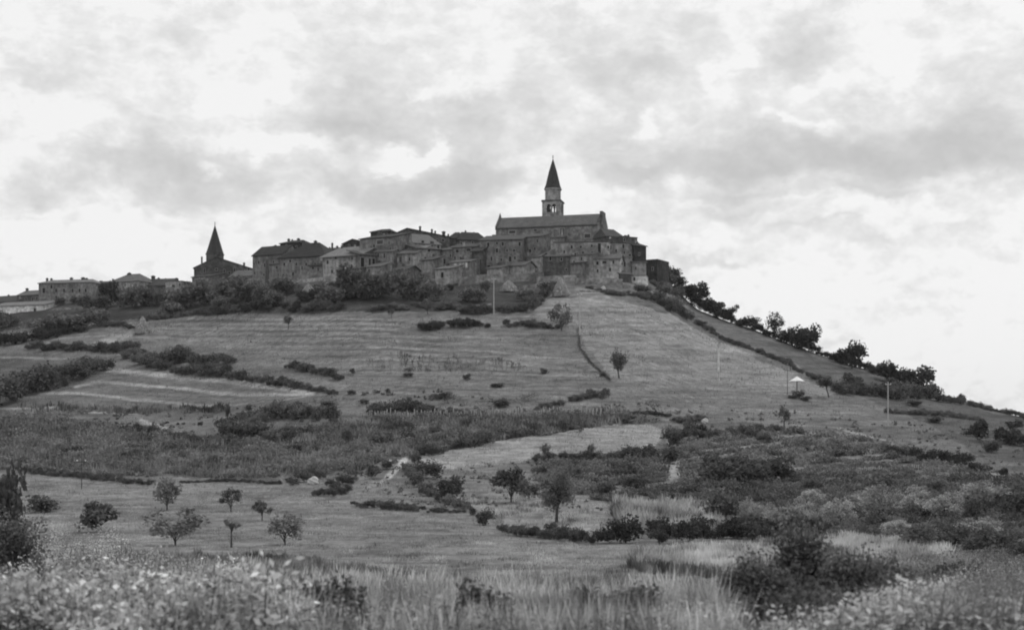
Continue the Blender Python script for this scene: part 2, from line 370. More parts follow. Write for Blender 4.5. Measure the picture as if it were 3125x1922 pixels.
stroke([(270,1000),(420,985),(700,960)], 5, .17); stroke([(720,905),(790,893),(830,882)], 5, .26)
stroke([(1390,1522),(1500,1527),(1650,1522)], 10, .27); stroke([(1560,1614),(1760,1617),(1870,1610)], 10, .27); stroke([(1500,1563),(1700,1560)], 5, .24)
for k in range(9): stroke([(560-k*20,975+k*7),(900,972+k*8),(1250-k*10,975+k*7)], 3+k%3, .085 if k % 2 else .205)
for k in range(8): stroke([(-60,1275+k*20),(250,1290+k*21),(600+k*40,1345+k*14)], 5, .08 if k % 2 else .17)
for k in range(7): stroke([(900+k*50,1165+k*17),(1250,1168+k*17),(1800-k*40,1176+k*17)], 4, .09 if k % 2 else .18)
for k in range(10): stroke([(60+k*30,1460+k*24),(600,1478+k*22),(1250+k*40,1500+k*22)], 6, .14 if k % 2 else .20)
for k in range(14): stroke([(480+k*45, 1012+k*10+5*(k % 3)), (900+k*50, 1016+k*10), (1350+k*30, 1030+k*10)], 4+k % 3, .095 if k % 2 else .19)
for k, v in enumerate((1170,1190,1210,1228,1245)): stroke([(1900+k*30,v+8),(2150,v),(2450+k*40,v+14)], 6, .125 if k % 2 else .175)
for k in range(7): stroke([(1850+k*25,930+k*24),(2000+k*30,955+k*24),(2100+k*40,1000+k*26)], 4, .15 if k % 2 else .205)
# the rough garden banks under the town
field([(560,885),(1000,870),(1450,855),(1690,858),(1640,945),(1300,950),(900,955),(560,965),(300,985),(0,1010),(-300,1030),(-300,935),(0,935),(300,920)], .05, 'scrub_ground', .4)
stroke([(1760,880),(1900,890),(1960,905)], 12, .24); stroke([(1770,893),(1860,893)], 5, .30)
# stubble speckle near the feet is the colour of dry grass
nearm = np.clip((Vg-1690)/120, 0, 1); alb = alb*(1-nearm)+.15*nearm
alb *= 1+.16*(fbm(Ug/22.+30, Vg/7.+8, 3)-.5)*2
st = fbm(Ug/130.+4, Vg/5.5+2, 4); alb *= 1-.30*np.clip((st-.52)/.16, 0, 1)
st = fbm(Ug/200.+44, Vg/7.+21, 4); alb *= 1+.14*np.clip((st-.54)/.14, 0, 1)
alb = np.clip(alb*1.17, .03, .6)
# rows behind the ridge
extra = [6, 15, 28, 50, 90, 150, 260, 600, 2500]
bx = []; ba = []
for e in extra:
    y = y_ridge(uu)+e; x = (uu-U0)/F*y; bx.append(np.stack([x, y, height(x, y) if e < 500 else np.full_like(x, -14.-e*.002)], -1)); ba.append(np.full(len(uu), .11))
ALL = np.concatenate([X3, np.stack(bx, 1)], 1); ALB = np.concatenate([alb, np.stack(ba, 1)], 1)
REGA = np.concatenate([reg, np.zeros((len(uu), len(extra)), np.int32)], 1)
nu, nv = ALL.shape[:2]
idx = np.arange(nu*nv).reshape(nu, nv)
FQ = np.stack([idx[:-1,:-1], idx[1:,:-1], idx[1:,1:], idx[:-1,1:]], -1).reshape(-1, 4)
FR = REGA[:-1,:-1].reshape(-1); VV = ALL.reshape(-1, 3); AA = ALB.reshape(-1)
for ri, rn in enumerate(REG):
    fq = FQ[FR == ri]
    if len(fq) == 0: continue
    used, inv = np.unique(fq, return_inverse=True)
    o = link_mesh(rn, np_mesh(rn, VV[used], inv.reshape(-1, 4), {'alb': AA[used]}, True), M_path if rn == 'dirt_path' else M_ground)
    tagp(o, kind='structure')
gb = MB(); gb.add([(-3000,5.3,-2.0),(3000,5.3,-2.0),(3000,-400,-3),(-3000,-400,-3)], [(0,3,2,1)])
g0 = gb.build('ground', M_ground); tagp(g0, kind='structure')
at = g0.data.attributes.new('alb', 'FLOAT', 'POINT'); at.data.foreach_set('value', [.15]*4)

# ------------------------------------------------------------ foliage
def leaves(n, leaf, clumps, spread, rs, shape=(1,1,1), low=-.6, flat=0.0):
    """n leaf quads in 'clumps' clusters inside an ellipsoid of unit radius"""
    c = rs.normal(size=(clumps, 3)); c /= np.linalg.norm(c, axis=1)[:,None]; c *= (rs.random(clumps)**.38)[:,None]*(1-spread*.55)
    c[:,2] = np.where(c[:,2] < low, -c[:,2]*.4, c[:,2])
    ct = rs.random(clumps)
    k = rs.integers(0, clumps, n); off = rs.normal(size=(n,3)); off /= (np.linalg.norm(off, axis=1)[:,None]+1e-6); off *= (rs.random(n)**.5)[:,None]*spread*(0.7+.6*rs.random(clumps))[k][:,None]
    p = (c[k]+off)*np.array(shape)
    a = rs.normal(size=(n,3)); a /= np.linalg.norm(a, axis=1)[:,None]
    b = rs.normal(size=(n,3)); b = b-(b*a).sum(1)[:,None]*a; b /= np.linalg.norm(b, axis=1)[:,None]
    s = (leaf*(.6+.8*rs.random(n)))[:,None]
    Q = np.stack([p-a*s, p+b*s*.62, p+a*s, p-b*s*.62], 1)
    return Q, np.clip(.25+.45*ct[k]+.4*(rs.random(n)-.4)+.0, 0, 1)
def proto(seed, n, leaf, clumps, spread, shape=(1,1,1), low=-.6):
    return leaves(n, leaf, clumps, spread, np.random.default_rng(seed), shape, low)
PB = [proto(10+i, 1500, .085, 16, .42, (1,1,.85), -.4) for i in range(7)]     # dense bushes
PS = [proto(30+i, 900, .07, 20, .30, (1,1,1), -.3) for i in range(6)]          # looser crowns
PR = [proto(50+i, 4200, .05, 40, .30, (1,1,1), -.9) for i in range(2)]         # close round crown
_me = {}
def proto_obj(kind, i, tone):
    key = (kind, i, tone)
    if key not in _me:
        Q, t = {'B': PB, 'S': PS, 'R': PR}[kind][i]
        me = quads_mesh('foliage', Q, t); me.materials.append(M_leaf[tone]); _me[key] = me
    return _me[key]
def bush(u, vb, w, h, tone, label, y=None, kind='B', name='bush', group=None, sink=.12):
    """bush standing on the ground seen at (u, vb); w, h its size in the frame"""
    p = G(u, vb) if y is None else P(u, vb, y)
    if y is not None: p.z = float(height(p.x, p.y))
    s = p.y/F; i = rng.integers(0, 6 if kind != 'R' else 2)
    o = bpy.data.objects.new(name, proto_obj(kind, int(i), tone)); COL.objects.link(o)
    W, H = w*s/2, h*s/2
    o.location = (p.x, p.y, p.z+H*(1-sink)); o.scale = (W*1.22, W*1.1, H*1.42); o.rotation_euler = (0, 0, float(rng.integers(0, 4))*1.5708+.2)
    tagp(o, label, 'bush', group); return o
def tree(u, vb, w, h, th, tone, label, y=None, kind='S', lean=0., name='tree', group=None, crad=None, bare=False):
    """tree: crown w x h in the frame, its underside th above the ground"""
    p = G(u, vb) if y is None else P(u, vb, y)
    if y is not None: p.z = float(height(p.x, p.y))
    s = p.y/F; rs = np.random.default_rng(int(u*7+vb))
    root = empty(name, p); tagp(root, label, 'tree', group)
    H = h*s; W = w*s/2; T = th*s; dx = lean*s
    mb = MB(); r0 = max(.05, .035*(T+H)); cz = T+H*.5
    mb.tube([(0,0,-.3),(dx*.35,0,T*.5),(dx*.8,0,T+H*.1),(dx,0,T+H*.55)], [r0*1.25, r0*.85, r0*.7, r0*.25])
    for k in range(9):
        a = rs.random()*6.28; z0 = T*.85+H*.35*rs.random(); q = (dx+math.cos(a)*W*.75*rs.uniform(.5,1), math.sin(a)*W*.75, T+H*rs.uniform(.45,.95))
        m = (dx*.8+(q[0]-dx*.8)*.45, q[1]*.45, z0+(q[2]-z0)*.55)
        mb.tube([(dx*.75,0,z0), m, q], [r0*.45, r0*.3, r0*.1], 5)
    mb.build('trunk', M_bark, root)
    c = bpy.data.objects.new('crown', proto_obj(kind, int(rs.integers(0, 6 if kind != 'R' else 2)), tone)); COL.objects.link(c)
    c.rotation_euler = (0, 0, rs.random()*6.28); c.parent = root; c.location = (dx, 0, cz); c.scale = (W*1.18, W*1.1, H*.5*(1.35 if kind != 'R' else 1.12)); return root
def hedge(pts, tone, label, step=.42, name='hedge', depth=1.0, dens=1.0, cat='hedge'):
    """pts: (u, v at the foot, height in the frame); one continuous thicket"""
    Qs = []; Ts = []; rs = np.random.default_rng(int(pts[0][0]+pts[0][1]*3))
    for i in range(len(pts)-1):
        (u0, v0, h0), (u1, v1, h1) = pts[i], pts[i+1]
        n = max(1, int(abs(math.hypot(u1-u0, v1-v0))/(step*(h0+h1)/2)))
        for k in range(n):
            t = (k+rs.random())/n; h = (h0+(h1-h0)*t)*rs.uniform(.65, 1.3)*(.70+.7*float(fbm(np.array([(u0+(u1-u0)*t)/28.]), np.array([v0/9.]), 2)[0]))
            if rs.random() < .03: continue
            p = G(u0+(u1-u0)*t, v0+(v1-v0)*t-rs.uniform(-.08,.38)*h0*depth)
            s = p.y/F; r = h*s/2; Q, T = PB[rs.integers(0, 7)]
            sel = rs.random(len(Q)) < min(1., .62*dens)
            Q2 = Q[sel]*np.array([r*1.7, r*1.6, r*1.5])
            if rs.random() < .5: Q2 = Q2*np.array([-1, 1, 1])
            Qs.append(Q2+np.array([p.x, p.y, p.z+r*.95])); Ts.append(np.clip(T[sel]+rs.uniform(-.15, .15), 0, 1))
    Q = np.concatenate(Qs); base = G(pts[0][0], pts[0][1]); b = np.array(base)
    o = link_mesh(name, quads_mesh(name, Q-b, np.concatenate(Ts)), M_leaf[tone], None, base)
    tagp(o, label, cat); return o

# ------------------------------------------------------------ buildings
def chimney(parent, s, d, z0, z1, w=.75, mat=None):
    mb = MB(); mb.box(s-w/2, s+w/2, d-w/2, d+w/2, z0, z1); mb.box(s-w*.68, s+w*.68, d-w*.68, d+w*.68, z1+.003, z1+.16)
    mb.box(s-w*.36, s+w*.36, d-w*.36, d+w*.36, z1+.163, z1+.38)
    return mb.build('chimney', mat or M_chim, parent)
def window_part(parent, s, z, w, h, shut=False, pane=None):
    mb = MB(); f = max(.10, w*.12)
    mb.box(s-w/2-f, s-w/2, -.07, .05, z-h/2-f, z+h/2+f); mb.box(s+w/2, s+w/2+f, -.07, .05, z-h/2-f, z+h/2+f)
    mb.box(s-w/2, s+w/2, -.07, .05, z+h/2, z+h/2+f); mb.box(s-w/2-f, s+w/2+f, -.12, .05, z-h/2-f*2, z-h/2-f)
    o = mb.build('window', M_frame, parent)
    pb = MB(); pb.box(s-w/2, s+w/2, -.02, .04, z-h/2-f, z+h/2); pb.build('pane', pane or M_glass, o)
    return o
def house(label, u0, u1, vL, vR, vr, y=None, vb=None, D=9., roof='gable', wall='mid', rt='dark', ch=(), win=(), pk=.5, inset=.3, side=(), name='house', over=.35, yawcap=.55, auto=True):
    um = (u0+u1)/2
    if y is None: y = float(Ydist(um, vb))
    W0 = (u1-u0)/F*y
    yL = y; yR = y*(VH-vL)/(VH-vR); dyy = max(-yawcap*W0, min(yawcap*W0, yR-yL)); yL = y-dyy/2; yR = y+dyy/2
    A = Vector(((u0-U0)/F*yL, yL)); B = Vector(((u1-U0)/F*yR, yR)); W = (B-A).length
    yaw = math.atan2(B.y-A.y, B.x-A.x)
    ax = Vector((math.cos(yaw), math.sin(yaw))); ay = Vector((-ax.y, ax.x))
    ze = ((VH-vL)/F*yL+(VH-vR)/F*yR)/2
    cs = [A, B, A+ay*D, B+ay*D]; zb = float(min(height(c.x, c.y) for c in cs))-.6
    zb = min(zb, ze-3)
    root = empty(name, (A.x, A.y, zb), yaw); tagp(root, label, 'house' if name == 'house' else name.replace('_', ' '))
    E = ze-zb
    def zof(v, d):                     # height seen at row v for a point d metres behind the middle of the front
        return (VH-v)/F*((yL+yR)/2+ay.y*d)-zb
    mb = MB(); o = over; rb = MB(); T = .22
    if roof == 'gable':
        Rz = max(zof(vr, D/2), E+.6); dr = D/2
        mb.add([(0,0,0),(W,0,0),(W,D,0),(0,D,0),(0,0,E),(W,0,E),(W,D,E),(0,D,E),(0,D/2,Rz-.02),(W,D/2,Rz-.02)],
               [(0,1,5,4),(3,7,6,2),(0,4,8,7,3),(1,2,6,9,5),(0,3,2,1),(4,5,9,8),(7,8,9,6)])
        sl = (Rz-E)/(D/2)
        rb.slab([(-o,-o,E-sl*o+T),(W+o,-o,E-sl*o+T),(W+o,D/2,Rz+T),(-o,D/2,Rz+T)], T); rb.slab([(W+o,D+o,E-sl*o+T),(-o,D+o,E-sl*o+T),(-o,D/2+.01,Rz+T),(W+o,D/2+.01,Rz+T)], T)
    elif roof == 'hip':
        Rz = max(zof(vr, D/2), E+.6); dr = D/2; i = inset*W
        mb.box(0, W, 0, D, 0, E)
        v = [(-o,-o,E+.004),(W+o,-o,E+.004),(W+o,D+o,E+.004),(-o,D+o,E+.004),(-o,-o,E+T),(W+o,-o,E+T),(W+o,D+o,E+T),(-o,D+o,E+T),(i,D/2,Rz),(W-i,D/2,Rz)]
        rb.add(v, [(0,3,2,1),(0,1,5,4),(1,2,6,5),(2,3,7,6),(3,0,4,7),(4,5,9,8),(5,6,9),(6,7,8,9),(7,4,8)])
    elif roof == 'front':              # gable towards the viewer, ridge running away
        q = W*pk; Rz = max(zof(vr, 0), E+.5); dr = 0
        mb.add([(0,0,0),(W,0,0),(W,D,0),(0,D,0),(0,0,E),(W,0,E),(W,D,E),(0,D,E),(q,0,Rz-.02),(q,D,Rz-.02)],
               [(0,1,5,8,4),(3,7,9,6,2),(0,4,7,3),(1,2,6,5),(0,3,2,1),(4,8,9,7),(5,6,9,8)])
        a = (Rz-E)/q; b = (Rz-E)/(W-q)
        rb.slab([(-o,-o,E-a*o+T),(q,-o,Rz+T),(q,D+o,Rz+T),(-o,D+o,E-a*o+T)], T); rb.slab([(W+o,-o,E-b*o+T),(W+o,D+o,E-b*o+T),(q+.01,D+o,Rz+T),(q+.01,-o,Rz+T)], T)
    elif roof == 'shed':
        Rz = max(zof(vr, D), E+.4); dr = D
        mb.add([(0,0,0),(W,0,0),(W,D,0),(0,D,0),(0,0,E),(W,0,E),(W,D,Rz-.02),(0,D,Rz-.02)], [(0,1,5,4),(3,7,6,2),(0,4,7,3),(1,2,6,5),(0,3,2,1),(4,5,6,7)])
        sl = (Rz-E)/D
        rb.slab([(-o,-o,E-sl*o+T),(W+o,-o,E-sl*o+T),(W+o,D+o,Rz+sl*o+T),(-o,D+o,Rz+sl*o+T)], T)
    else:                              # flat, low parapet coping
        Rz = E; dr = D/2; mb.box(0, W, 0, D, 0, E); rb.box(-.12, W+.12, -.12, D+.12, E+.003, E+.2)
    mb.build('wall', WALL[wall], root); rb.build('roof', ROOF[rt], root)
    rc = random.Random(int(u0*7)); ch = list(ch)
    if auto and roof != 'flat' and W > 3.5 and rc.random() < .65: ch.append((u0+(u1-u0)*rc.uniform(.2,.85), vr-rc.uniform(4,9), rc.uniform(.4,.8)))
    for c in ch:
        cu, cv = c[0], c[1]; cw = c[2] if len(c) > 2 else .7
        d = dr if roof not in ('front',) else D*.3
        sC = max(.3, min(W-.3, ((cu-u0)/(u1-u0))*W)); yy = (A+ax*sC+ay*d).y
        # solve sideways so the stack stands under its own column
        for _ in range(4):
            pt = A+ax*sC+ay*d; sC += (((cu-U0)/F*pt.y)-pt.x)/max(.3, ax.x)
        sC = max(.3, min(W-.3, sC)); pt = A+ax*sC+ay*d
        z1 = (VH-cv)/F*pt.y-zb-.38
        chimney(root, sC, d, min(z1-.8, Rz-1.6 if roof != 'flat' else Rz), z1, cw)
    win = list(win); rw = random.Random(int(u0*3+vL))
    hv = (E-2.6)*F/y
    if auto and W > 4.5:
        top = min(vL, vR); nrow = max(1, int(min(hv, 90)/24)); ncol = max(2, int((u1-u0)/15))
        for rr in range(nrow):
            for cc in range(ncol):
                wu = u0+(cc+.5+rw.uniform(-.28,.28))*(u1-u0)/ncol; wv = top+12+rr*23+rw.uniform(-3,3)
                if rw.random() < .52 or any(abs(wu-a[0]) < 9+a[2]/2 and abs(wv-a[1]) < 14+a[3]/2 for a in win): continue
                win.append((wu, wv, rw.choice((5,5,6,7)), rw.choice((7,9,10,11)))+(('light',) if rw.random() < .22 else ()))
    for wd in win:
        wu, wv, ww, wh = wd[:4]; t = (wu-u0)/(u1-u0); yy = yL+(yR-yL)*t; s_ = t*W
        window_part(root, s_, (VH-wv)/F*yy-zb, max(.45, ww/F*yy), max(.5, wh/F*yy), pane=(M_dark if len(wd) < 5 else WALL[wd[4]]))
    return root
def wins(us, vs, w=6, h=9): return [(a, b, w, h) for a in us for b in vs]

# --- western hamlet on the ridge, left
house('low long house at the far left edge with a dark roof', -60, 62, 925, 918, 904, y=500, roof='gable', wall='dark', rt='dark')
house('small dark house with one chimney between the edge house and the long hip roofed block', 52, 124, 905, 896, 887, y=492, roof='gable', wall='dark', rt='mid', ch=[(64,879)], win=wins((80,100),(912,)))
house('white walled low barn below the hamlet, its wall brightest of all', -30, 135, 936, 930, 922, y=468, D=8, roof='shed', wall='pale', rt='light', auto=False, win=[(107,946,7,10)])
house('long two storey block with hip roof, four chimneys and a row of windows', 118, 281, 866, 862, 853, y=482, D=10, roof='hip', inset=.12, wall='mid', rt='light',
      ch=[(132,848,.6),(157,849,.6),(254,846,1.0),(265,848,.6)], win=wins((172,196,222,243,262),(886,),6,10)+wins((172,222,262),(907,),6,8)+[(134,886,9,14)])
house('low flat topped link house right of the long hip roofed block', 279, 336, 866, 864, 860, y=486, D=7, roof='gable', wall='dark', rt='dark', ch=[(309,857,1.2)], win=[(300,880,5,8),(318,882,5,8)])
house('tall pale house with a steep hip roof in the middle of the hamlet', 333, 424, 864, 858, 836, y=484, D=10, roof='hip', inset=.30, wall='light', rt='mid', ch=[(391,834,.5)], win=[(352,880,5,8),(376,878,5,8),(402,880,5,8)])
house('low dark link house right of the steep hip roof', 421, 452, 866, 866, 862, y=488, D=7, roof='gable', wall='dark', rt='dark')
house('dark roofed house with a stout chimney at its left end', 446, 520, 872, 870, 852, y=484, D=9, roof='gable', wall='dark', rt='dark', ch=[(449,841,1.0),(506,849,.4)], win=[(470,885,5,8)])
house('pale rendered house with a flat roof and a post chimney', 505, 554, 862, 857, 855, y=478, D=8, roof='flat', wall='light', rt='mid', ch=[(539,848,.8)], win=[(529,872,8,5),(538,890,6,12)])
# --- main town, from the left
house('big stone house at the left end of the town, dark roof with two chimneys', 771, 862, 784, 772, 752, vb=862, D=10, roof='gable', wall='mid', rt='black', ch=[(788,760,.6),(841,748,.7)],
      win=wins((790,835),(800,),6,8)+[(806,838,5,7),(840,842,6,9,'light'),(866,838,6,10,'light')][:2])
house('house with terrace wall under the dark left roofs', 822, 900, 808, 803, 799, vb=868, D=6, roof='shed', wall='mid', rt='dark', win=[(866,842,6,10,'light'),(850,838,5,8),(884,844,6,9)])
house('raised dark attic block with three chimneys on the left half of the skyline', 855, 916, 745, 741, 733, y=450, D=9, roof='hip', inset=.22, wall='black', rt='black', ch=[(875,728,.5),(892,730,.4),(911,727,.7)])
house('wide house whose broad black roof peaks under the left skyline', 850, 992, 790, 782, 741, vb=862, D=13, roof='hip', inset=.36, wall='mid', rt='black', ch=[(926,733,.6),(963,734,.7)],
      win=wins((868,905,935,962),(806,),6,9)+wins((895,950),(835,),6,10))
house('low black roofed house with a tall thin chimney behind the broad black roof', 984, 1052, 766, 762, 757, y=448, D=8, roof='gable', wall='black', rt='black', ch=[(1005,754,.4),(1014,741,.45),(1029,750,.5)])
house('lit long house with a pale sloping roof and overhanging dark eave', 985, 1100, 788, 774, 756, vb=858, D=9, roof='shed', wall='light', rt='light', over=.8,
      win=[(1000,800,6,9),(1014,828,6,9),(1036,825,5,9),(1060,820,6,9),(1075,789,5,7)])
house('gabled dark house between the thin chimney and the big stone chimney', 1046, 1108, 748, 738, 731, y=447, D=9, roof='front', pk=.5, wall='black', rt='black')
house('house with a dark open loggia right of the long pale roof', 1098, 1146, 776, 780, 768, vb=852, D=7, roof='shed', wall='mid', rt='dark', over=.7, win=[(1106,808,12,44),(1128,802,7,26),(1140,797,9,16),(1124,830,6,10)])
house('tall grey house under the stout round chimney', 1098, 1200, 732, 722, 716, vb=840, D=10, roof='shed', wall='mid', rt='black', ch=[(1107,712,.6),(1120,703,1.0)], win=[(1142,750,7,7),(1160,738,22,9,'dark'),(1188,740,8,9,'dark')])
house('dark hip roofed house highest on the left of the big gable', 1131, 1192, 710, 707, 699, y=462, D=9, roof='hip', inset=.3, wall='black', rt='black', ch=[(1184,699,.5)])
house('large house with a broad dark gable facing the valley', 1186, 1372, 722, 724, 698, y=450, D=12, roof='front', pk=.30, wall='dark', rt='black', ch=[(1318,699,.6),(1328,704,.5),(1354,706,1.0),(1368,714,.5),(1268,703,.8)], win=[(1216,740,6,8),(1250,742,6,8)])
house('grey house with blank wall in front of the broad dark gable', 1264, 1345, 742, 748, 717, y=436, D=9, roof='shed', wall='grey', rt='mid', win=[(1290,737,9,5),(1318,741,12,9,'dark'),(1318,752,5,8)])
house('house with a slanting pale roof right above the terrace wall', 1194, 1272, 778, 769, 754, vb=838, D=7, roof='shed', wall='light', rt='light', over=.5, win=[(1206,790,7,12),(1223,791,7,14,'dark'),(1214,792,8,14,'pale'),(1250,790,5,9),(1173,780,5,12)][:4])
house('narrow grey house between loggia and slanting pale roof', 1144, 1196, 770, 768, 762, vb=846, D=8, roof='gable', wall='mid', rt='mid', win=[(1173,780,5,13),(1173,811,5,13),(1158,806,5,9)])
house('grey house with paired dark doors beside the central terrace', 1270, 1344, 758, 763, 750, vb=832, D=8, roof='shed', wall='grey', rt='dark', win=[(1309,763,8,8),(1262,794,8,20),(1288,798,6,14,'dark'),(1297,797,5,20,'dark'),(1326,792,6,10),(1334,793,7,13)][:1]+[(1288,798,6,16),(1298,796,6,22),(1325,792,6,10),(1336,790,7,14)])
house('small dark hip roofed house right of the row of chimneys', 1366, 1410, 730, 729, 709, y=452, D=8, roof='hip', inset=.35, wall='dark', rt='black')
house('dark house with twin humped roof left of the church', 1400, 1486, 733, 736, 709, y=450, D=9, roof='hip', inset=.2, wall='dark', rt='black', ch=[(1446,709,.7),(1485,723,.5)])
house('stone house with a small pale balcony in the middle of the town', 1343, 1412, 766, 760, 748, vb=828, D=9, roof='shed', wall='mid', rt='dark', win=[(1344,766,8,9),(1345,789,7,10),(1357,797,7,14),(1375,780,5,8),(1398,778,5,8)][1:])
house('house with a row of pale shutters beside the church slope', 1380, 1472, 757, 752, 745, vb=842, D=9, roof='gable', wall='mid', rt='dark', win=[(1396,766,10,8),(1416,750,6,20,'light'),(1430,762,14,6),(1440,800,8,8),(1444,816,8,12,'pale'),(1458,765,5,12)])
house('low house with striped pale balcony in front of the shuttered house', 1372, 1436, 804, 797, 792, vb=858, D=6, roof='shed', wall='grey', rt='mid', win=[(1386,826,6,11),(1390,810,9,16,'pale'),(1405,808,7,14,'pale'),(1414,808,6,14,'pale'),(1424,808,7,16,'pale')])
house('small stone house with one dark arched door below the terrace', 1328, 1378, 824, 818, 812, vb=868, D=6, roof='shed', wall='light', rt='mid', win=[(1350,839,9,15),(1329,840,4,10)][:1])
# --- below and beside the church
house('tall blank stone house under the left half of the church', 1464, 1592, 735, 731, 721, vb=846, D=9, roof='shed', wall='mid', rt='dark',
      win=[(1517,742,6,6),(1517,764,7,12),(1557,790,9,15),(1479,765,5,9),(1482,799,7,12),(1492,812,10,5),(1555,825,5,8),(1530,792,5,8)])
house('stone house with shed roof at the foot of the church wall', 1590, 1648, 726, 722, 715, vb=842, D=7, roof='shed', wall='mid', rt='dark', win=[(1618,765,8,9),(1632,759,7,8,'dark'),(1629,797,6,9),(1602,792,8,18,'dark'),(1612,780,5,20,'light')])
house('squat house with a pale sloping roof below the tower', 1648, 1738, 783, 780, 763, vb=846, D=7, roof='shed', wall='dark', rt='light', win=[(1680,789,7,11),(1728,822,5,6)])
house('long terrace house under the right half of the church', 1690, 1862, 741, 739, 736, vb=846, D=8, roof='flat', wall='grey', rt='dark', win=[(1829,757,9,28),(1760,776,6,10),(1722,768,5,8)])
house('bright patched house left of the wide low house', 1736, 1806, 782, 776, 771, vb=850, D=6, roof='shed', wall='grey', rt='mid', win=[(1756,777,6,9),(1752,800,5,8),(1772,812,6,9)])
house('wide low house with bright plaster patches and a dark eave', 1782, 1892, 792, 789, 779, vb=852, D=7, roof='gable', wall='light', rt='mid', win=[(1797,797,6,7),(1797,829,8,9),(1845,800,12,4),(1824,826,5,8),(1862,822,6,9)])
house('house with a roof falling to the right beside the wide low house', 1888, 1945, 783, 786, 762, vb=850, D=7, roof='shed', wall='grey', rt='light', win=[(1906,806,6,14),(1922,778,8,4)])
house('dark roofed house in the lee of the church at the right', 1850, 1902, 722, 726, 699, y=452, D=9, roof='hip', inset=.12, wall='dark', rt='dark', ch=[(1898,709,.6)], win=[(1862,727,5,9,'pale'),(1880,726,4,7,'pale')])
house('house with a ragged parapet on the right skyline', 1896, 1945, 722, 727, 718, y=424, D=9, roof='flat', wall='dark', rt='dark', ch=[(1920,716,.5),(1908,718,.8)], win=[(1928,755,4,24,'light')])
house('grey wall house under the ragged parapet', 1858, 1942, 742, 745, 738, vb=848, D=7, roof='flat', wall='grey', rt='dark', win=[(1880,765,5,8),(1905,770,5,8)])
house('tall narrow black house at the right end of the town with a pole chimney', 1934, 1972, 750, 753, 744, vb=862, D=8, roof='gable', wall='black', rt='black', ch=[(1971,737,.3)], win=[(1950,775,5,7)])
house('last dark house on the slope right of the town', 1968, 2006, 796, 792, 790, vb=862, D=8, roof='flat', wall='black', rt='black', win=[(1992,820,5,9)])
house('grey stone house in front of the last dark houses', 1930, 1972, 800, 802, 795, vb=862, D=6, roof='shed', wall='grey', rt='mid', win=[(1940,818,5,8)])
house('small white hut below the right end of the town', 1926, 1972, 843, 842, 840, vb=870, D=5, roof='flat', wall='pale', rt='light', win=[(1936,851,4,8)])
house('low lean-to shed with a dark open front left of the white hut', 1893, 1928, 832, 842, 828, vb=862, D=4, roof='shed', wall='dark', rt='mid', name='shed', auto=False)

# --- narrow fronts squeezed between the larger houses
for a in [
 ('narrow dark house at the foot of the black roofs, second from the left', 905, 942, 806, 803, 797, 866, 'dark', 'dark'),
 ('narrow grey house with its own little roof just left of the lit long house', 944, 984, 812, 808, 801, 870, 'mid', 'dark'),
 ('little lean-to against the right end of the lit long house', 1062, 1100, 822, 818, 811, 872, 'grey', 'mid'),
 ('small house in front of the loggia house', 1118, 1160, 816, 812, 803, 872, 'grey', 'mid'),
 ('low dark fronted house under the slanting pale roof', 1204, 1246, 824, 820, 813, 872, 'mid', 'dark'),
 ('narrow upright house left of the small arched door house', 1286, 1318, 796, 793, 784, 862, 'grey', 'dark'),
 ('narrow tall house squeezed left of the tall blank stone house', 1440, 1468, 768, 765, 756, 862, 'dark', 'dark'),
 ('small low house under the tall blank stone house', 1486, 1528, 820, 817, 810, 872, 'light', 'mid'),
 ('pale patched low house at the right foot of the tall blank wall', 1556, 1602, 812, 808, 800, 868, 'light', 'mid'),
 ('narrow pale house beside the squat pale roof', 1612, 1648, 786, 783, 775, 858, 'light', 'mid'),
 ('little dark house under the long terrace house', 1742, 1776, 806, 803, 797, 866, 'mid', 'dark'),
 ('small house with a bright gable end right of the wide low house', 1868, 1896, 806, 806, 797, 866, 'light', 'mid')]:
    house(a[0], a[1], a[2], a[3], a[4], a[5], vb=a[6]-12, D=6, roof='shed' if a[1] % 4 else 'gable', wall=a[7], rt=a[8], over=.45, ch=[((a[1]+a[2])/2+6, a[5]-9, .5)] if a[1] % 3 else ())
